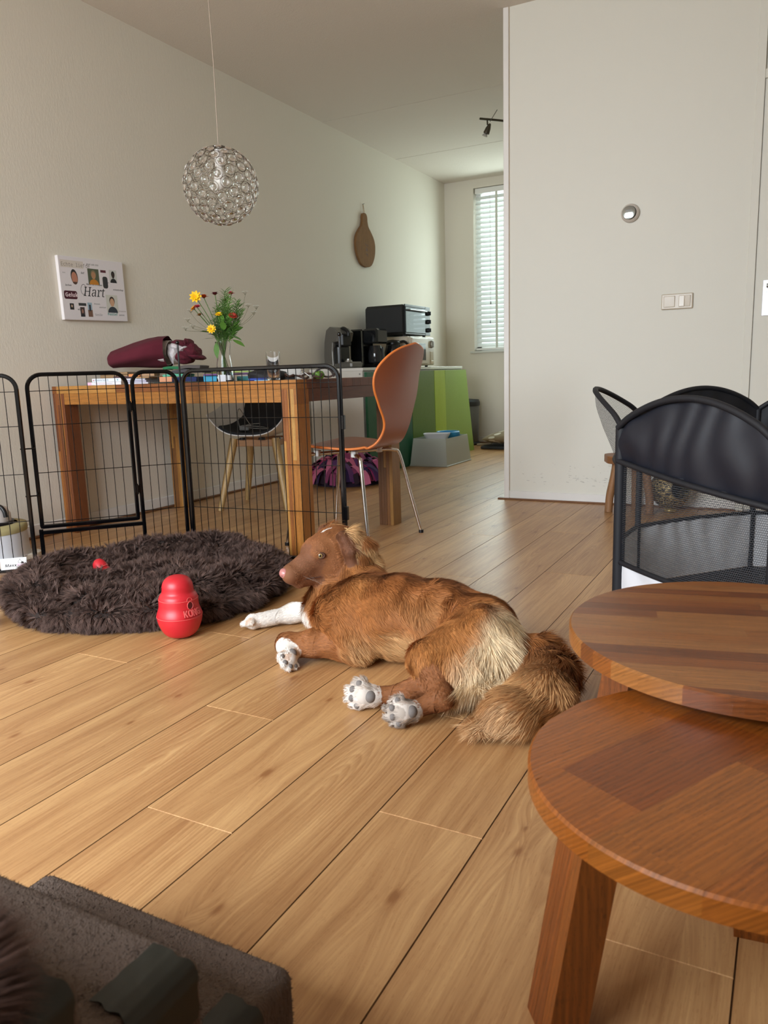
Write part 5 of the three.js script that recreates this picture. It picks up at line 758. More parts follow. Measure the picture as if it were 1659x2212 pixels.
// ---------------------------------------------------------------- sofa under the camera and the foam pet stairs before it
{
  const g = thing('sofa', 'low grey sofa behind the pet stairs', 'sofa', [0.35, 0, 0.5]); const sm = M(0x6c665f, 0.95);
  part('seat_base', box(-0.98, 1.0, 0.03, 0.40, -0.44, 0.4, 0.03), sm, g); part('backrest', box(-0.98, 1.0, 0.40, 0.68, 0.22, 0.42, 0.05), sm, g); part('armrest', box(-0.98, -0.82, 0.40, 0.56, -0.42, 0.22, 0.04), sm, g);
  for (const [x, z] of [[-0.9, -0.36], [0.9, -0.36], [-0.9, 0.34], [0.9, 0.34]]) part('foot', new THREE.CylinderGeometry(0.025, 0.02, 0.03, 12).translate(x, 0.015, z), MAT.black, g);
}
{
  const g = thingW('pet_stairs', 'dark brown plush pet stairs with taped worn corners', 'stairs', [-0.62, 0, -0.4]);
  const pl = M(0x62534a, 1.0, { bumpMap: rep(noiseTex, 6, 6), bumpScale: 0.003 });
  // top height, far edge, right end of each step
  const x0 = -0.83, st = [[0.126, -0.593, -0.44], [0.245, -0.457, -0.44], [0.36, -0.305, -0.402]], back = -0.02, geos = [];
  st.forEach(([t, z, x1], i) => { const ze = i < 2 ? st[i + 1][1] + 0.003 : back, q = uvm(new RoundedBoxGeometry(x1 - x0, t, ze - z, 5, 0.017).translate((x0 + x1) / 2, t / 2, (z + ze) / 2), 'x'); geos.push(q); part('step', q, pl, g); });
  const tp = M(0x23251f, 0.5), R = rng(4);
  const bend = (x1, w, za, zb, y, drop) => part('tape_patch', thick((u, v) => { const z = lerp(za, zb, u) + 0.006 * vn(u * 9, v * 9, 2), r = 0.016, s = v * (w + drop), a = w - r; if (s < a) return V3(x1 - w + s, y + 0.003 + 0.002 * vn(u * 8, v * 8, 4), z); const q = (s - a) / r; if (q < 1.57) return V3(x1 - r + (r + 0.003) * Math.sin(q), y - r + (r + 0.003) * Math.cos(q), z); return V3(x1 + 0.003, y - r - (s - a - 1.57 * r), z); }, 8, 24, 0.0014), tp, g);
  bend(-0.44, 0.045, -0.445, -0.372, 0.245, 0.045); bend(-0.402, 0.045, -0.293, -0.24, 0.36, 0.045); bend(-0.44, 0.04, -0.53, -0.47, 0.126, 0.04);
  // short plush nap
  const blade = new THREE.ConeGeometry(0.0006, 0.0034, 3).translate(0, 0.001, 0), N = 48000, im = new THREE.InstancedMesh(blade, M(0xffffff, 1), N), m4 = new THREE.Matrix4(), q = new THREE.Quaternion(), col = new THREE.Color(), S = sampler(mergeGeometries(geos), 15), p = V3(), n = V3();
  for (let i = 0; i < N; i++) { S.sample(p, n); q.setFromUnitVectors(V3(0, 1, 0), n.clone().add(V3((R() - 0.5) * 1.1 + 0.4, (R() - 0.5) * 0.8, (R() - 0.5) * 1.1 - 0.3)).normalize()); m4.compose(p.clone().sub(g.world), q, V3(1, 0.7 + 0.6 * R(), 1)); im.setMatrixAt(i, m4); const s = 0.75 + 0.5 * R(); col.setRGB(0.138 * s, 0.102 * s, 0.086 * s); im.setColorAt(i, col); }
  im.name = 'plush_pile'; im.userData.kind = 'stuff'; g.add(im);
}
// ---------------------------------------------------------------- shaggy round dog bed
const BED = V3(-2.03, 0, -2.0);
const bedH = (x, z) => { const r = Math.hypot(x, z), a = Math.atan2(z, x); const rim = 0.056 * Math.exp(-Math.pow((r - 0.385) / 0.085, 2)) * (1 + 0.22 * Math.sin(a * 3 + 0.6) + 0.12 * Math.sin(a * 7)); const mound = 0.04 * Math.exp(-(Math.pow(x - 0.08, 2) / 0.03 + Math.pow(z + 0.05, 2) / 0.012)) + 0.03 * Math.exp(-(Math.pow(x + 0.1, 2) / 0.01 + Math.pow(z - 0.15, 2) / 0.02)); return 0.055 + rim + mound + 0.018 * (fbm(x * 9 + 5, z * 9 + 5, 3) - 0.5) - 0.02 * smooth(0.44, 0.47, r); };
{
  const g = thingW('dog_bed', 'round shaggy dark brown dog bed on the floor inside the wire pen', 'dog bed', [BED.x, 0, BED.z]);
  const f = (u, v) => { const a = u * Math.PI * 2, wob = 1 + 0.018 * Math.sin(a * 2 + 1) + 0.012 * Math.sin(a * 5); let r, y; if (v < 0.7) { r = v / 0.7 * 0.455 * wob; y = bedH(r * Math.cos(a), r * Math.sin(a)); } else { const t = (v - 0.7) / 0.3, h = bedH(0.455 * wob * Math.cos(a), 0.455 * wob * Math.sin(a)); r = (0.455 + 0.045 * Math.sin(Math.PI * (0.06 + 0.8 * t))) * wob; y = 0.006 + (h - 0.006) * Math.pow(Math.max(0, Math.cos(t * Math.PI / 2)), 0.8); } return V3(BED.x + r * Math.cos(a), y, BED.z + r * Math.sin(a)); };
  const bg = surf(f, 96, 60); part('cushion', bg, M(0x2a201c, 1), g);
  const S = sampler(bg, 3), R = rng(31), p = V3(), n = V3(), hair = new Hair(tuftGeo(0.3, 5, 0.5, 0.26, 4), M(0xffffff, 0.8)), c0 = new THREE.Color();
  for (let i = 0; i < 60000; i++) {
    S.sample(p, n); if (n.y < 0 && p.y > 0.1) n.negate(); const out = V3(p.x - BED.x, 0, p.z - BED.z); if (n.dot(V3(out.x, 0.4, out.z)) < 0) n.negate();
    const s = 22, k1 = vn3(p.x * s, p.y * s, p.z * s, 5) - 0.5, k2 = vn3(p.x * s, p.y * s, p.z * s, 9) - 0.5, k3 = vn3(p.x * s, p.y * s, p.z * s, 14) - 0.5;
    const d = n.clone().multiplyScalar(0.75).add(V3(k1, k2 * 0.6, k3).multiplyScalar(2.4)).add(V3((R() - 0.5) * 0.55, -0.28 + (R() - 0.5) * 0.4, (R() - 0.5) * 0.55)); if (d.dot(n) < 0.12) d.addScaledVector(n, 0.35 - d.dot(n));
    if (p.y < 0.05) d.y = Math.max(d.y, -0.1); const t = 0.6 + 0.8 * R(); c0.setRGB(0.112 * t, 0.064 * t, 0.050 * t); hair.add(p.clone().addScaledVector(n, -0.004), d, V3(R() - 0.5, -0.6, R() - 0.5), 0.026 + 0.020 * R(), 0.0062 + 0.003 * R(), c0.clone());
  }
  hair.build('shag_pile', g);
}
// ---------------------------------------------------------------- red toys
const font = await new FontLoader().loadAsync('fonts/droid/droid_sans_bold.typeface.json');
const redR = MP(0xc8202c, 0.42, { sheen: 0.2, clearcoat: 0.15, clearcoatRoughness: 0.4 }), redD = M(0x5a0a10, 0.7), redL = M(0xe0605e, 0.5);
{
  const prof = [[0, 0], [0.03, 0.003], [0.048, 0.015], [0.061, 0.04], [0.066, 0.064], [0.0645, 0.076], [0.060, 0.088], [0.0578, 0.098], [0.0575, 0.108], [0.057, 0.118], [0.054, 0.128], [0.0475, 0.137], [0.0455, 0.146], [0.0445, 0.158], [0.040, 0.170], [0.031, 0.180], [0.017, 0.186], [0, 0.188]];
  const cv = new THREE.SplineCurve(prof.map((p) => V2(...p))); const pp = cv.getPoints(70).map((q) => [Math.max(0, q.x), q.y]);
  const rad = (y) => { for (let i = 1; i < pp.length; i++) if (pp[i][1] >= y) { const a = pp[i - 1], b = pp[i]; return lerp(a[0], b[0], (y - a[1]) / Math.max(1e-6, b[1] - a[1])); } return 0; };
  const g = thing('wobbler_toy', 'red rubber snowman-shaped treat wobbler standing before the dog bed', 'dog toy', [-1.574, 0, -1.646]);
  part('body', lathe(pp, 56), redR, g);
  for (const y of [0.1185, 0.067]) part('seam_ridge', new THREE.TorusGeometry(rad(y) + 0.0001, 0.0009, 6, 64).rotateX(Math.PI / 2).translate(0, y, 0), redL, g);
  const onS = (phi, y, lift) => { const r = rad(y) + lift, dr = (rad(y + 0.002) - rad(y - 0.002)) / 0.004, nn = V3(Math.sin(phi), -dr, Math.cos(phi)).normalize(); return [V3(Math.sin(phi) * r, y, Math.cos(phi) * r), nn]; };
  const place = (geo, phi, y, lift, spin = 0) => { const [p, nn] = onS(phi, y, lift), up = V3(0, 1, 0).addScaledVector(nn, -nn.y).normalize(), rt = up.clone().cross(nn); return geo.rotateZ(spin).applyMatrix4(new THREE.Matrix4().makeBasis(rt, up, nn).setPosition(p)); };
  const ph = 1.34; part('treat_hole', place(new THREE.CylinderGeometry(0.0095, 0.0095, 0.003, 24).rotateX(Math.PI / 2).scale(0.9, 1.15, 1), ph, 0.105, -0.0008), redD, g, 'dark treat hole'); part('hole_rim', place(new THREE.TorusGeometry(0.0102, 0.0012, 6, 28).scale(0.9, 1.15, 1), ph, 0.105, 0.0004), redL, g); part('hole_arch', place(new THREE.TorusGeometry(0.0085, 0.0009, 6, 20, Math.PI), ph, 0.1195, 0.0003), redL, g);
  const plq = []; for (let i = 0; i < 8; i++) plq.push(place(new THREE.BoxGeometry(0.0085, 0.025, 0.0022), 0.98 + i * 0.115, 0.083, 0.0004)); part('logo_plaque', merge(plq), M(0xb0161f, 0.5), g);
  const lt = new THREE.Group(); lt.name = 'raised_lettering'; g.add(lt);
  'KONG'.split('').forEach((ch, i) => { const t = new TextGeometry(ch, { font, size: 0.0165, depth: 0.0022, curveSegments: 4, bevelEnabled: false }); t.computeBoundingBox(); const b = t.boundingBox; t.translate(-(b.min.x + b.max.x) / 2, -(b.min.y + b.max.y) / 2, 0); t.scale(0.95, 1.2, 1); part('letter', place(t, 1.04 + i * 0.225, 0.0832, 0.0012), redL, lt); });
}
{
  const p = at(226, 1204, 'y', 0.12), g = thing('red_cone_toy', 'red rubber cone toy sunk in the dog bed', 'dog toy', [p.x, Math.max(0.03, bedH(p.x - BED.x, p.z - BED.z) - 0.035), p.z]); g.rotation.z = 0.5;
  part('body', lathe([[0, 0], [0.03, 0.002], [0.036, 0.02], [0.03, 0.04], [0.027, 0.046], [0.028, 0.055], [0.021, 0.075], [0.012, 0.085], [0, 0.088]], 30), redR, g); part('rib', new THREE.TorusGeometry(0.028, 0.0018, 6, 30).rotateX(Math.PI / 2).translate(0, 0.05, 0), redL, g);
}
{ // dark slipper at the edge of view
  const p = at(-92, 1372, 'y', 0), g = thing('felt_slipper', 'dark brown felt slipper beside the dog bed', 'slipper', [p.x, 0, p.z]); const e = new THREE.SphereGeometry(1, 24, 16).scale(0.045, 0.035, 0.11).translate(0, 0.034, 0); part('upper', e, M(0x2a1e1a, 0.95), g); part('sole', box(-0.042, 0.042, 0, 0.01, -0.1, 0.1, 0.004), M(0x1a1412, 0.8), g);
}
{ // fluffy cushion on the top stair
  const c = V3(-0.452, 0.361, -0.205), g = thingW('fluffy_cushion', 'reddish brown long-haired cushion on the top pet stair', 'cushion', [c.x, c.y, c.z]);
  const e = new THREE.SphereGeometry(1, 24, 16).scale(0.05, 0.022, 0.05).translate(c.x, c.y + 0.026, c.z); part('cushion', e, M(0x3a221a, 1), g); const S = sampler(e, 8), R = rng(12), p = V3(), n = V3(), hair = new Hair(tuftGeo(0.5, 5, 0.5, 0.2, 9), M(0xffffff, 0.8)), q = new THREE.Color();
  for (let i = 0; i < 4200; i++) { S.sample(p, n); if (n.dot(p.clone().sub(c).add(V3(0, -0.02, 0))) < 0) n.negate(); if (p.y < c.y + 0.012) continue; const t = 0.5 + R(); q.setRGB(0.085 * t, 0.04 * t, 0.028 * t); hair.add(p.clone(), n.clone().multiplyScalar(0.6).add(V3(-0.5 + R() * 0.4, 0.2, -0.6 + R() * 0.4)), V3(0, -1, 0), 0.03 + 0.02 * R(), 0.005, q.clone()); }
  hair.build('long_hair', g);
}
// ---------------------------------------------------------------- the dog
{
  const DB = V3(-0.88, 0, -1.70), g = thingW('dog', 'reddish-brown long-haired dog with white paws lying on the oak floor', 'dog', [DB.x, 0, DB.z]);
  const depthPt = (px, py, d) => { const v = V3((px - 829.5) / FOC, -(py - 1106) / FOC, -1).multiplyScalar(d).applyEuler(camera.rotation); return v.add(camera.position); };
  // head frame
  const HC = depthPt(725, 1184, 2.27), left = V3(-0.882, 0, 0.470), tow = V3(0.47, 0, 0.882), HS = 1.06, PSI = 0.595, PIT = 0.165;
  const F = left.clone().multiplyScalar(Math.cos(PSI)).addScaledVector(tow, Math.sin(PSI)).multiplyScalar(Math.cos(PIT)).add(V3(0, -Math.sin(PIT), 0)).normalize();
  const Uv = V3(0, 1, 0).addScaledVector(F, -F.y).normalize(), Zr = F.clone().cross(Uv).normalize();
  const hp = (x, y, z) => HC.clone().addScaledVector(F, x * HS).addScaledVector(Uv, y * HS).addScaledVector(Zr, z * HS);
  const bones = []; // a, b, ra, rb, region, k
  const B = (a, b, ra, rb, region, grp = 0) => bones.push({ a, b, ra, rb, region, grp, ba: b.clone().sub(a), L2: Math.max(1e-9, b.distanceToSquared(a)) });
  const P = (x, y, z) => V3(x, y, z);
  // trunk
  const T = [[-1.105, 0.090, -1.805, 0.068], [-1.00, 0.108, -1.760, 0.099], [-0.90, 0.113, -1.750, 0.106], [-0.775, 0.110, -1.758, 0.101], [-0.66, 0.101, -1.722, 0.093], [-0.585, 0.080, -1.668, 0.073]].map((q) => [P(q[0], q[1], q[2]), q[3]]);
  for (let i = 0; i < T.length - 1; i++) B(T[i][0], T[i + 1][0], T[i][1], T[i + 1][1], 'body');
  B(P(-1.045, 0.128, -1.835), hp(-0.05, -0.035, 0.012), 0.068, 0.052, 'neck'); B(P(-1.13, 0.088, -1.815), hp(0.015, -0.07, 0), 0.058, 0.040, 'neck'); B(P(-1.165, 0.078, -1.825), P(-1.11, 0.066, -1.765), 0.048, 0.044, 'neck');
  B(hp(0.040, -0.066, 0), P(-1.20, 0.072, -1.845), 0.034, 0.046, 'neck');
  // head
  const H = [[0, 0.004, 0, 0.062], [0.036, 0.006, 0, 0.052], [-0.034, -0.006, 0, 0.056], [0.03, -0.03, 0.020, 0.043], [0.03, -0.03, -0.020, 0.043]]; for (const [x, y, z, r] of H) B(hp(x, y, z), hp(x + 1e-4, y, z), r, r, 'skull', 1);
  B(hp(0.062, -0.006, 0), hp(0.143, -0.026, 0), 0.043, 0.028, 'muzzle', 1); B(hp(0.05, -0.050, 0), hp(0.128, -0.053, 0), 0.031, 0.021, 'muzzle', 1); B(hp(0.148, -0.026, 0.008), hp(0.155, -0.026, -0.008), 0.019, 0.019, 'muzzle', 1);
  for (const s of [-1, 1]) { B(hp(0.062, 0.020, s * 0.026), hp(0.074, 0.016, s * 0.029), 0.017, 0.014, 'skull', 1); }
  const ears = []; for (const s of [-1, 1]) ears.push([hp(0.000, 0.044, s * 0.050), hp(0.000, 0.004, s * 0.076), hp(0.000, -0.055, s * 0.084), hp(0.006, -0.108, s * 0.076)], [hp(-0.028, 0.044, s * 0.050), hp(-0.050, 0.006, s * 0.074), hp(-0.056, -0.05, s * 0.082), hp(-0.036, -0.104, s * 0.076)], [hp(-0.012, 0.040, s * 0.054), hp(-0.025, -0.02, s * 0.082), hp(-0.026, -0.07, s * 0.086), hp(-0.018, -0.112, s * 0.078)]);
  for (const e of ears) { B(e[0], e[1], 0.014, 0.017, 'ear', 2); B(e[1], e[2], 0.017, 0.016, 'ear', 2); B(e[2], e[3], 0.016, 0.010, 'ear', 2); }
  // far foreleg, stretched out, white
  B(P(-1.15, 0.075, -1.84), P(-1.245, 0.05, -1.90), 0.045, 0.032, 'chest'); B(P(-1.245, 0.05, -1.90), P(-1.325, 0.034, -1.875), 0.031, 0.025, 'whiteleg'); B(P(-1.325, 0.034, -1.875), P(-1.385, 0.027, -1.803), 0.025, 0.023, 'whiteleg');
  // near foreleg: upper arm, forearm lying to the left, paw tucked
  B(P(-1.06, 0.11, -1.70), P(-0.985, 0.052, -1.655), 0.062, 0.045, 'body'); B(P(-0.985, 0.050, -1.655), P(-1.10, 0.048, -1.632), 0.040, 0.031, 'foreleg'); B(P(-1.10, 0.048, -1.632), P(-1.166, 0.043, -1.615), 0.031, 0.027, 'foreleg'); B(P(-1.166, 0.043, -1.615), P(-1.137, 0.03, -1.575), 0.026, 0.024, 'forepaw');
  // near hind leg
  B(P(-0.63, 0.120, -1.655), P(-0.715, 0.098, -1.535), 0.080, 0.046, 'thigh'); B(P(-0.60, 0.085, -1.62), P(-0.655, 0.075, -1.55), 0.07, 0.055, 'thigh'); B(P(-0.715, 0.096, -1.53), P(-0.642, 0.050, -1.452), 0.033, 0.022, 'hind'); B(P(-0.642, 0.048, -1.452), P(-0.688, 0.032, -1.408), 0.021, 0.020, 'hind');
  // far hind leg lying under it
  B(P(-0.70, 0.07, -1.62), P(-0.66, 0.045, -1.53), 0.05, 0.032, 'hind'); B(P(-0.66, 0.042, -1.525), P(-0.735, 0.034, -1.478), 0.025, 0.021, 'hind'); B(P(-0.735, 0.034, -1.478), P(-0.795, 0.03, -1.447), 0.021, 0.020, 'hind');
  // paws with toes; pads face the camera
  const camTo = (p) => camera.position.clone().sub(p).setY(0).normalize();
  const paws = [];
  const paw = (c, along, padN, size, region, hasPads) => { const a = along.clone().normalize(), up = padN.clone().addScaledVector(a, -padN.dot(a)).normalize(), sd = a.clone().cross(up).normalize(); B(c.clone().addScaledVector(a, -0.012 * size), c.clone().addScaledVector(a, 0.006 * size), 0.021 * size, 0.024 * size, region, 3); [[-0.022, 0.014], [-0.008, 0.026], [0.008, 0.026], [0.022, 0.014]].forEach(([s, f]) => { const t = c.clone().addScaledVector(sd, s * size).addScaledVector(a, f * size); B(t, t.clone().addScaledVector(a, 0.008 * size), 0.0112 * size, 0.0098 * size, region, 3); }); paws.push({ c, a, up, sd, size, hasPads }); };
  paw(P(-1.402, 0.026, -1.783), P(-0.7, -0.1, 0.75), P(0.2, -1, 0.2), 1.0, 'whitepaw', false);
  paw(P(-1.128, 0.030, -1.562), P(0.25, -0.25, 0.6), P(0.75, 0.35, 0.3), 1.0, 'whitepaw', true);
  paw(P(-0.818, 0.032, -1.432), P(-0.75, 0.1, 0.35), P(0.55, 0.25, 0.8), 1.12, 'furpaw', true);
  paw(P(-0.700, 0.032, -1.392), P(-0.55, 0.05, 0.5), P(0.55, 0.35, 0.75), 1.08, 'furpaw', true);
  // tail
  const TL = [[-0.575, 0.085, -1.69, 0.04], [-0.515, 0.072, -1.705, 0.044], [-0.462, 0.062, -1.635, 0.05], [-0.446, 0.054, -1.54, 0.052], [-0.478, 0.044, -1.46, 0.042], [-0.52, 0.03, -1.415, 0.022]].map((q) => [P(q[0], q[1], q[2]), q[3]]);
  for (let i = 0; i < TL.length - 1; i++) B(TL[i][0], TL[i + 1][0], TL[i][1], TL[i + 1][1], 'tail');
  const tmp = V3();
  function bd(b, p) { tmp.copy(p).sub(b.a); const t = clamp(tmp.dot(b.ba) / b.L2); return tmp.addScaledVector(b.ba, -t).length() - lerp(b.ra, b.rb, t); }
  const smin = (a, b, k) => { const h = Math.max(k - Math.abs(a - b), 0) / k; return Math.min(a, b) - h * h * k * 0.25; };
  function sdf(p) { let d = 1; for (const b of bones) { const e = bd(b, p); if (e > 0.16 && d < 0.16) continue; d = smin(d, e, b.grp === 3 ? 0.007 : b.grp === 2 ? 0.012 : b.grp === 1 ? 0.022 : 0.03); } return Math.max(d, 0.002 - p.y); }
  function near(p) { let best, d = 9; for (const b of bones) { const e = bd(b, p); if (e < d) { d = e; best = b; } } return best; }
  function grad(p) { const e = 0.0015, o = V3(); o.x = sdf(p.clone().setX(p.x + e)) - sdf(p.clone().setX(p.x - e)); o.y = sdf(p.clone().setY(p.y + e)) - sdf(p.clone().setY(p.y - e)); o.z = sdf(p.clone().setZ(p.z + e)) - sdf(p.clone().setZ(p.z - e)); return o.normalize(); }
  // coat colours (sRGB)
  const C = (h) => new THREE.Color(h), base = C('#9b5c29'), deep = C('#6c3a18'), gold = C('#bd8247'), pale = C('#d6ae79'), cream = C('#e2cda8'), white = C('#ece6de'), brown = C('#7c4a2a'), face = C('#7d4c2b');
  const noise3 = (p, s, k) => vn3(p.x * s + 40, p.y * s + 40, p.z * s + 40, k);
  function coat(p, b) {
    const n1 = noise3(p, 14, 3), n2 = noise3(p, 45, 7), c = base.clone(); c.lerp(gold, 0.55 * n1).lerp(deep, 0.35 * n2 * (1 - n1));
    const r = b.region;
    if (r === 'body' || r === 'neck' || r === 'chest') { // saddle darker along the spine, breeches and belly fringe paler
      const spine = smooth(0.02, 0.085, -(p.z + 1.755 + (p.x < -1.05 ? (p.x + 1.05) * 0.35 : 0)) * 0.9 + (p.y - 0.13) * 0.75 + 0.012 * (n1 - 0.5)); c.lerp(deep, 0.75 * spine).lerp(deep, 0.12);
      const fringe = smooth(0.125, 0.06, p.y + 0.05 * (n1 - 0.5)) * smooth(-1.03, -0.92, p.x); c.lerp(pale, 0.9 * fringe); if (r === 'neck') c.lerp(gold, 0.35 * n1);
      const wsp = Math.hypot(p.x + 1.215, (p.y - 0.06) * 1.2, p.z + 1.80); if (wsp < 0.05 + 0.02 * (n2 - 0.5)) c.lerp(white, 0.85);
      const wisp = Math.exp(-(Math.pow((p.x + 0.79) / 0.06, 2) + Math.pow((p.y - 0.165) / 0.045, 2))); c.lerp(pale, 0.5 * wisp * n1);
    } else if (r === 'thigh') { const back = smooth(-0.665, -0.60, p.x + 0.25 * (0.1 - p.y) + 0.04 * (n1 - 0.5)); c.lerp(cream, 0.9 * back).lerp(gold, 0.3 * (1 - back)); }
    else if (r === 'hind') c.lerp(brown, 0.75); else if (r === 'foreleg') c.lerp(brown, 0.45);
    else if (r === 'whiteleg') c.lerp(white, p.x < -1.262 + 0.02 * (n2 - 0.5) ? 0.95 : 0.2);
    else if (r === 'forepaw') c.lerp(white, p.z > -1.60 + 0.015 * n2 ? 0.9 : 0.1);
    else if (r === 'whitepaw') c.lerp(white, 0.95).lerp(gold, n2 > 0.68 ? 0.5 : 0); else if (r === 'furpaw') c.lerp(white, 0.8).lerp(C('#857464'), n2 > 0.5 ? 0.6 : 0.15);
    else if (r === 'tail') { const t = smooth(-1.68, -1.52, p.z); c.lerp(deep, 0.45 * (1 - t)).lerp(pale, 0.55 * t * (0.6 + 0.8 * n1)); if (p.z > -1.44) c.lerp(cream, 0.4 * n2); }
    else if (r === 'ear') { const ex = p.clone().sub(HC).dot(F); c.lerp(C('#5e3620'), ex > -0.012 ? 0.9 : 0.3); if (ex < -0.008) c.lerp(pale, 0.8 * smooth(0.36, 0.56, noise3(p, 60, 12))); }
    else if (r === 'skull') { c.lerp(face, 0.7); } else if (r === 'muzzle') { c.lerp(C('#6c4430'), 0.75); }
    if (r === 'skull') { const q = p.clone().sub(HC), x = q.dot(F), z = q.dot(Zr), y = q.dot(Uv); if (y > 0.045 && Math.abs(z + 0.006 - (x - 0.03) * 0.2) < 0.0018 && x > 0.016 && x < 0.040) c.copy(white); }
    return c;
  }
  // surface: one coarse grid for the trunk, fine grids for head and paws
  function mesh(center, half, res, pull) {
    const mc = new MarchingCubes(res, new THREE.MeshStandardMaterial(), false, false, 260000), n = res, p = V3(); mc.isolation = 0;
    for (let k = 0; k < n; k++) for (let j = 0; j < n; j++) for (let i = 0; i < n; i++) { p.set(center.x + (i - n / 2) / (n / 2) * half, center.y + (j - n / 2) / (n / 2) * half, center.z + (k - n / 2) / (n / 2) * half); mc.field[k * n * n + j * n + i] = p.y < -0.05 || p.y > 0.42 ? -0.1 : -(sdf(p) + pull(p)); }
    mc.update(); const cnt = mc.count, a = mc.positionArray.slice(0, cnt * 3), pos = new Float32Array(a.length);
    for (let i = 0; i < cnt; i++) { pos[i * 3] = center.x + a[i * 3] * half; pos[i * 3 + 1] = center.y + a[i * 3 + 1] * half; pos[i * 3 + 2] = center.z + a[i * 3 + 2] * half; }
    const q = new THREE.BufferGeometry(); q.setAttribute('position', new THREE.BufferAttribute(pos, 3)); return q;
  }
  const fine = [[hp(0.04, -0.025, 0), 0.158], ...paws.map((w) => [w.c, 0.058])];
  const inset = (p) => { let m = 0; for (const [c, h] of fine) m = Math.max(m, smooth(0.96, 0.7, Math.max(Math.abs(p.x - c.x), Math.abs(p.y - c.y), Math.abs(p.z - c.z)) / h)); return 0.006 * m; };
  const geos = [mesh(P(-0.92, 0.2, -1.68), 0.56, 104, inset), mesh(fine[0][0], 0.158, 80, () => 0), ...paws.map((w) => mesh(w.c, 0.058, 44, () => 0))];
  const body = mergeVertices(mergeGeometries(geos), 1e-5), bp = body.attributes.position, nor = new Float32Array(bp.count * 3), colr = new Float32Array(bp.count * 3), pt = V3();
  for (let i = 0; i < bp.count; i++) { pt.fromBufferAttribute(bp, i); const n = grad(pt); nor.set([n.x, n.y, n.z], i * 3); const c = coat(pt, near(pt)); c.multiplyScalar(0.9); colr.set([c.r, c.g, c.b], i * 3); }
  body.setAttribute('normal', new THREE.BufferAttribute(nor, 3)); body.setAttribute('color', new THREE.BufferAttribute(colr, 3));
  part('body', body, M(0xffffff, 0.8, { vertexColors: true }), g);
  // eyes, nose, pads
  const eyeC = {}; for (const s of [-1, 1]) { const d = Zr.clone().multiplyScalar(s).addScaledVector(F, 0.35).normalize(), p = hp(0.062, 0.010, s * 0.015); for (let i = 0; i < 60 && sdf(p) < -0.0078; i++) p.addScaledVector(d, 0.001); eyeC[s] = p; }
  for (const s of [-1, 1]) {
    const look = F.clone().multiplyScalar(0.55).addScaledVector(Zr, s * 0.82).addScaledVector(Uv, 0.1).normalize(), c = eyeC[s], q = new THREE.Quaternion().setFromUnitVectors(V3(0, 1, 0), look);
    const eye = part('eye', new THREE.SphereGeometry(0.0114, 22, 16).translate(c.x, c.y, c.z), M(0x3a241a, 0.15), g), cap = (r, th) => new THREE.SphereGeometry(r, 22, 8, 0, Math.PI * 2, 0, th).applyQuaternion(q).translate(c.x, c.y, c.z);
    part('iris', cap(0.0117, 0.66), MP(0x94794e, 0.08, { clearcoat: 1 }), eye).position.set(0, 0, 0); part('pupil', cap(0.0119, 0.27), MP(0x0c0806, 0.05, { clearcoat: 1 }), eye).position.set(0, 0, 0);
    const lid = new THREE.TorusGeometry(0.0112, 0.0034, 8, 28).scale(1.08, 0.72, 1).applyQuaternion(new THREE.Quaternion().setFromUnitVectors(V3(0, 0, 1), look)).translate(c.x + look.x * 0.0058, c.y + look.y * 0.0058, c.z + look.z * 0.0058); part('eyelid', lid, M(0x4c2c1c, 0.7), g);
  }
  { const e = new THREE.SphereGeometry(0.0135, 22, 16), q = e.attributes.position; for (let i = 0; i < q.count; i++) { const x = q.getX(i), y = q.getY(i), z = q.getZ(i); const v = hp(0.167 + x * 1.0, -0.017 + y * 1.05 + (Math.abs(z) > 0.006 && x > 0.002 ? -0.001 : 0), z * 1.2); q.setXYZ(i, v.x, v.y, v.z); } e.computeVertexNormals(); const nose = part('nose', e, MP(0xb87872, 0.4, { clearcoat: 0.3 }), g, 'pink nose'); for (const s of [-1, 1]) { const c = hp(0.1765, -0.019, s * 0.0065), m = part('nostril', new THREE.SphereGeometry(0.0032, 10, 8).translate(c.x, c.y, c.z), M(0x4a2420, 0.7), nose); m.position.set(0, 0, 0); }
    part('mouth_line', tube([hp(0.163, -0.04, 0.0), hp(0.150, -0.046, -0.0165), hp(0.115, -0.046, -0.026), hp(0.08, -0.05, -0.036)], 0.0011, 5, 24), M(0x4a2c20, 0.8), g);
    part('mouth_line', tube([hp(0.163, -0.04, 0.0), hp(0.150, -0.046, 0.0165), hp(0.115, -0.046, 0.026), hp(0.08, -0.05, 0.036)], 0.0011, 5, 24), M(0x4a2c20, 0.8), g); }
  const padM = M(0x77706c, 0.75);
  for (const w of paws) if (w.hasPads) { const pad = (f, s, r, k) => { const c = w.c.clone().addScaledVector(w.a, f * w.size).addScaledVector(w.sd, s * w.size).addScaledVector(w.up, (k) * w.size); part('paw_pad', new THREE.SphereGeometry(r * w.size, 14, 10).translate(c.x, Math.max(c.y, r * w.size * 0.6), c.z), padM, g, 'grey paw pad'); }; pad(-0.004, 0, 0.0135, 0.0135); pad(0.020, -0.021, 0.0078, 0.0055); pad(0.032, -0.008, 0.0078, 0.0055); pad(0.032, 0.009, 0.0078, 0.0055); pad(0.020, 0.022, 0.0078, 0.0055); }
  // fur
  const fr = M(0xffffff, 0.7), hair = new Hair(tuftGeo(0.16, 5, 0.35, 0.2, 6), fr), shortHair = new Hair(tuftGeo(0.1, 4, 0.3, 0.24, 8), fr), R = rng(101), S = sampler(body, 55), q = V3(), sn = V3(), down = V3(0, -1, 0);
  const spineDir = V3(0.97, 0, 0.12);
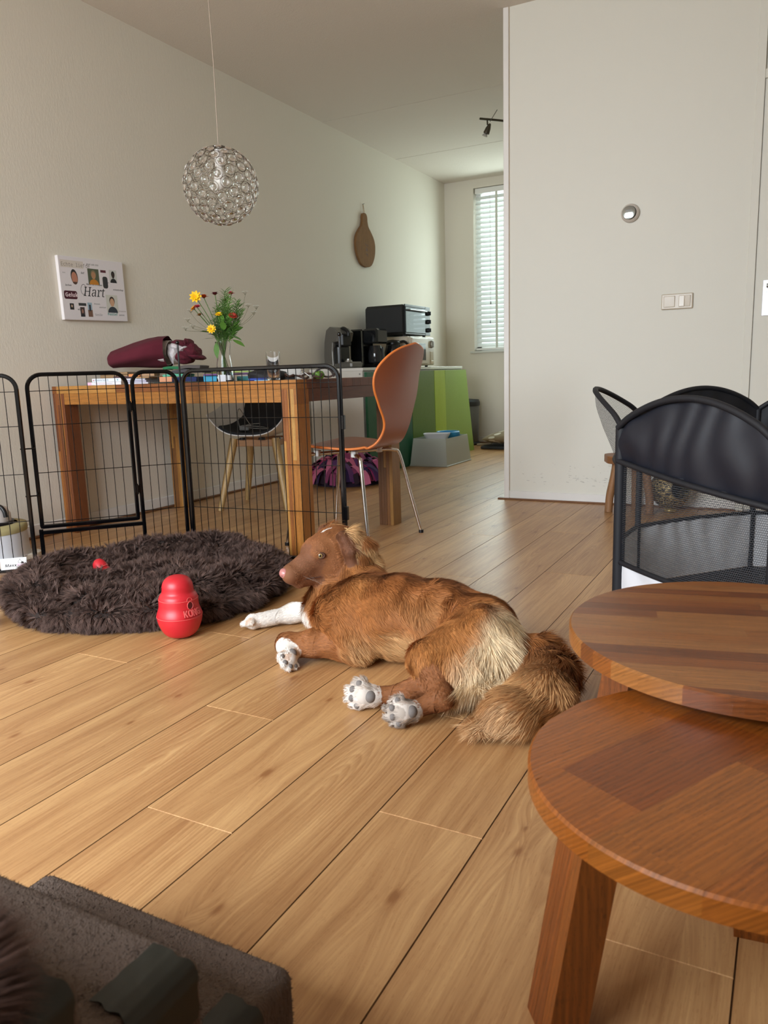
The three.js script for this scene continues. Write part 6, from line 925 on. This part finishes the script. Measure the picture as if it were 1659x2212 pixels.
  function grow(S, count, headOnly) { for (let i = 0; i < count; i++) {
    S.sample(q, sn); if (q.y < 0.004) continue; const b = near(q), n = sn.clone(), r = b.region; if (sdf(q) < -0.004) continue;
    const isHead = r === 'skull' || r === 'muzzle' || r === 'ear'; if (isHead !== headOnly) continue;
    let flow, L, w = 0.0042, lift = 0.28, H = hair; const hd = q.clone().sub(HC), hx = hd.dot(F), hy = hd.dot(Uv);
    const wob = V3(noise3(q, 30, 21) - 0.5, noise3(q, 30, 25) - 0.5, noise3(q, 30, 29) - 0.5);
    if (r === 'body' || r === 'chest') { flow = spineDir.clone().add(V3(0, -0.75, 0.3)); L = 0.026; if (q.y < 0.10 && q.x > -1.02) { L = 0.036; flow.add(V3(0.1, -0.4, 0.1)); } flow.addScaledVector(wob, 1.0); if (Math.hypot((q.x + 0.78) / 0.075, (q.y - 0.165) / 0.05) < 1 && q.z > -1.76) { flow.addScaledVector(wob, 2.0); L = 0.036; lift = 0.34; } if (q.x < -1.06) { L = 0.034; flow.addScaledVector(wob, 2.2); lift = 0.32; } }
    else if (r === 'neck') { flow = V3(0.75, -0.8, 0.25).addScaledVector(wob, 3.0); L = 0.040; lift = 0.36; w = 0.005; }
    else if (r === 'thigh') { const back = smooth(-0.68, -0.60, q.x); flow = V3(0.25, -1, 0.45).addScaledVector(wob, 1.1); L = lerp(0.022, 0.085, back * smooth(0.20, 0.1, q.y)); lift = lerp(0.22, 0.34, back); w = lerp(0.004, 0.006, back); }
    else if (r === 'tail') { flow = b.ba.clone().normalize().add(V3(-0.1, -0.25, 0.25)).addScaledVector(wob, 0.8); L = 0.058; lift = 0.34; w = 0.0055; }
    else if (r === 'ear') { flow = Uv.clone().multiplyScalar(-1).addScaledVector(F, -0.3).addScaledVector(wob, 1.4); L = hx > -0.006 ? 0.012 : 0.04; lift = 0.14; w = 0.0032; }
    else if (r === 'skull') { flow = F.clone().multiplyScalar(-1).addScaledVector(Uv, -0.2).addScaledVector(wob, 0.5); L = hx > 0.04 ? 0.008 : 0.013; lift = 0.2; w = 0.0026; H = shortHair; if (hy < -0.048) { L = 0.026; lift = 0.3; flow.addScaledVector(down, 0.8); } }
    else if (r === 'muzzle') { flow = F.clone().multiplyScalar(-1).addScaledVector(Uv, -0.35); L = 0.0075; lift = 0.26; w = 0.0022; H = shortHair; if (hx > 0.165) continue; if (hy < -0.06 && hx < 0.1) { L = 0.018; lift = 0.3; flow.add(down); } }
    else if (r === 'whitepaw' || r === 'furpaw') { const w2 = paws.reduce((a, c) => c.c.distanceTo(q) < a.c.distanceTo(q) ? c : a); if (w2.hasPads && n.dot(w2.up) > 0.8) continue; flow = w2.a.clone().addScaledVector(wob, 1.2); L = r === 'furpaw' ? 0.016 : 0.010; lift = 0.3; w = 0.003; H = shortHair; }
    else { flow = b.ba.clone().normalize().addScaledVector(wob, 0.6); L = 0.012; lift = 0.2; w = 0.003; H = shortHair; if (r === 'foreleg' && q.x > -1.05) L = 0.02; if (r === 'forepaw') L = 0.01; }
    if (isHead) { if (q.distanceTo(eyeC[-1]) < 0.0150 || q.distanceTo(eyeC[1]) < 0.0150) continue; if (q.distanceTo(hp(0.166, -0.017, 0)) < 0.020) continue; }
    flow.add(V3(R() - 0.5, R() - 0.5, R() - 0.5).multiplyScalar(0.45)); flow.addScaledVector(n, -flow.dot(n)).normalize();
    const d = flow.clone().addScaledVector(n, lift + 0.05 + 0.14 * R()), c = coat(q, b), t = 0.95 + 0.6 * R(); c.multiplyScalar(t);
    const len = L * (0.7 + 0.6 * R()); if (q.y + d.y * len * 0.8 < 0.003) d.y = Math.max(d.y, 0.0);
    H.add(q.clone().addScaledVector(n, -0.0015), d, flow.clone().multiplyScalar(0.4).addScaledVector(n, -1).addScaledVector(wob, 1.5), len, w * (0.8 + 0.5 * R()), c);
  } }
  grow(S, 150000, false);
  { const hg = geos[1].clone(), hq = hg.attributes.position, hn = new Float32Array(hq.count * 3); for (let i = 0; i < hq.count; i += 3) { for (let k = 0; k < 3; k++) { pt.fromBufferAttribute(hq, i + k); } const a = V3().fromBufferAttribute(hq, i), e1 = V3().fromBufferAttribute(hq, i + 1).sub(a), e2 = V3().fromBufferAttribute(hq, i + 2).sub(a); let nn = e1.cross(e2).normalize(); const o = a.clone().addScaledVector(nn, 0.003); if (sdf(o) < sdf(a)) nn.negate(); for (let k = 0; k < 3; k++) hn.set([nn.x, nn.y, nn.z], (i + k) * 3); } hg.setAttribute('normal', new THREE.BufferAttribute(hn, 3)); grow(sampler(hg, 78), 90000, true); }
  hair.build('fur', g); shortHair.build('short_fur', g);
  // whiskers
  const wk = []; for (const s of [-1, 1]) for (let i = 0; i < 5; i++) wk.push(tube([hp(0.13 - i * 0.006, -0.03 - 0.004 * (i % 3), s * 0.022), hp(0.12 - i * 0.006, -0.04 - 0.005 * i, s * 0.05), hp(0.09 - i * 0.006, -0.05 - 0.008 * i, s * 0.07)], 0.00009, 3, 8)); const wm = part('whiskers', merge(wk), M(0xd8c8b8, 0.5), g); wm.userData.kind = 'stuff';
}
scene.traverse((o) => { if (o.isMesh) { o.castShadow = true; o.receiveShadow = true; } });
renderer.render(scene, camera);
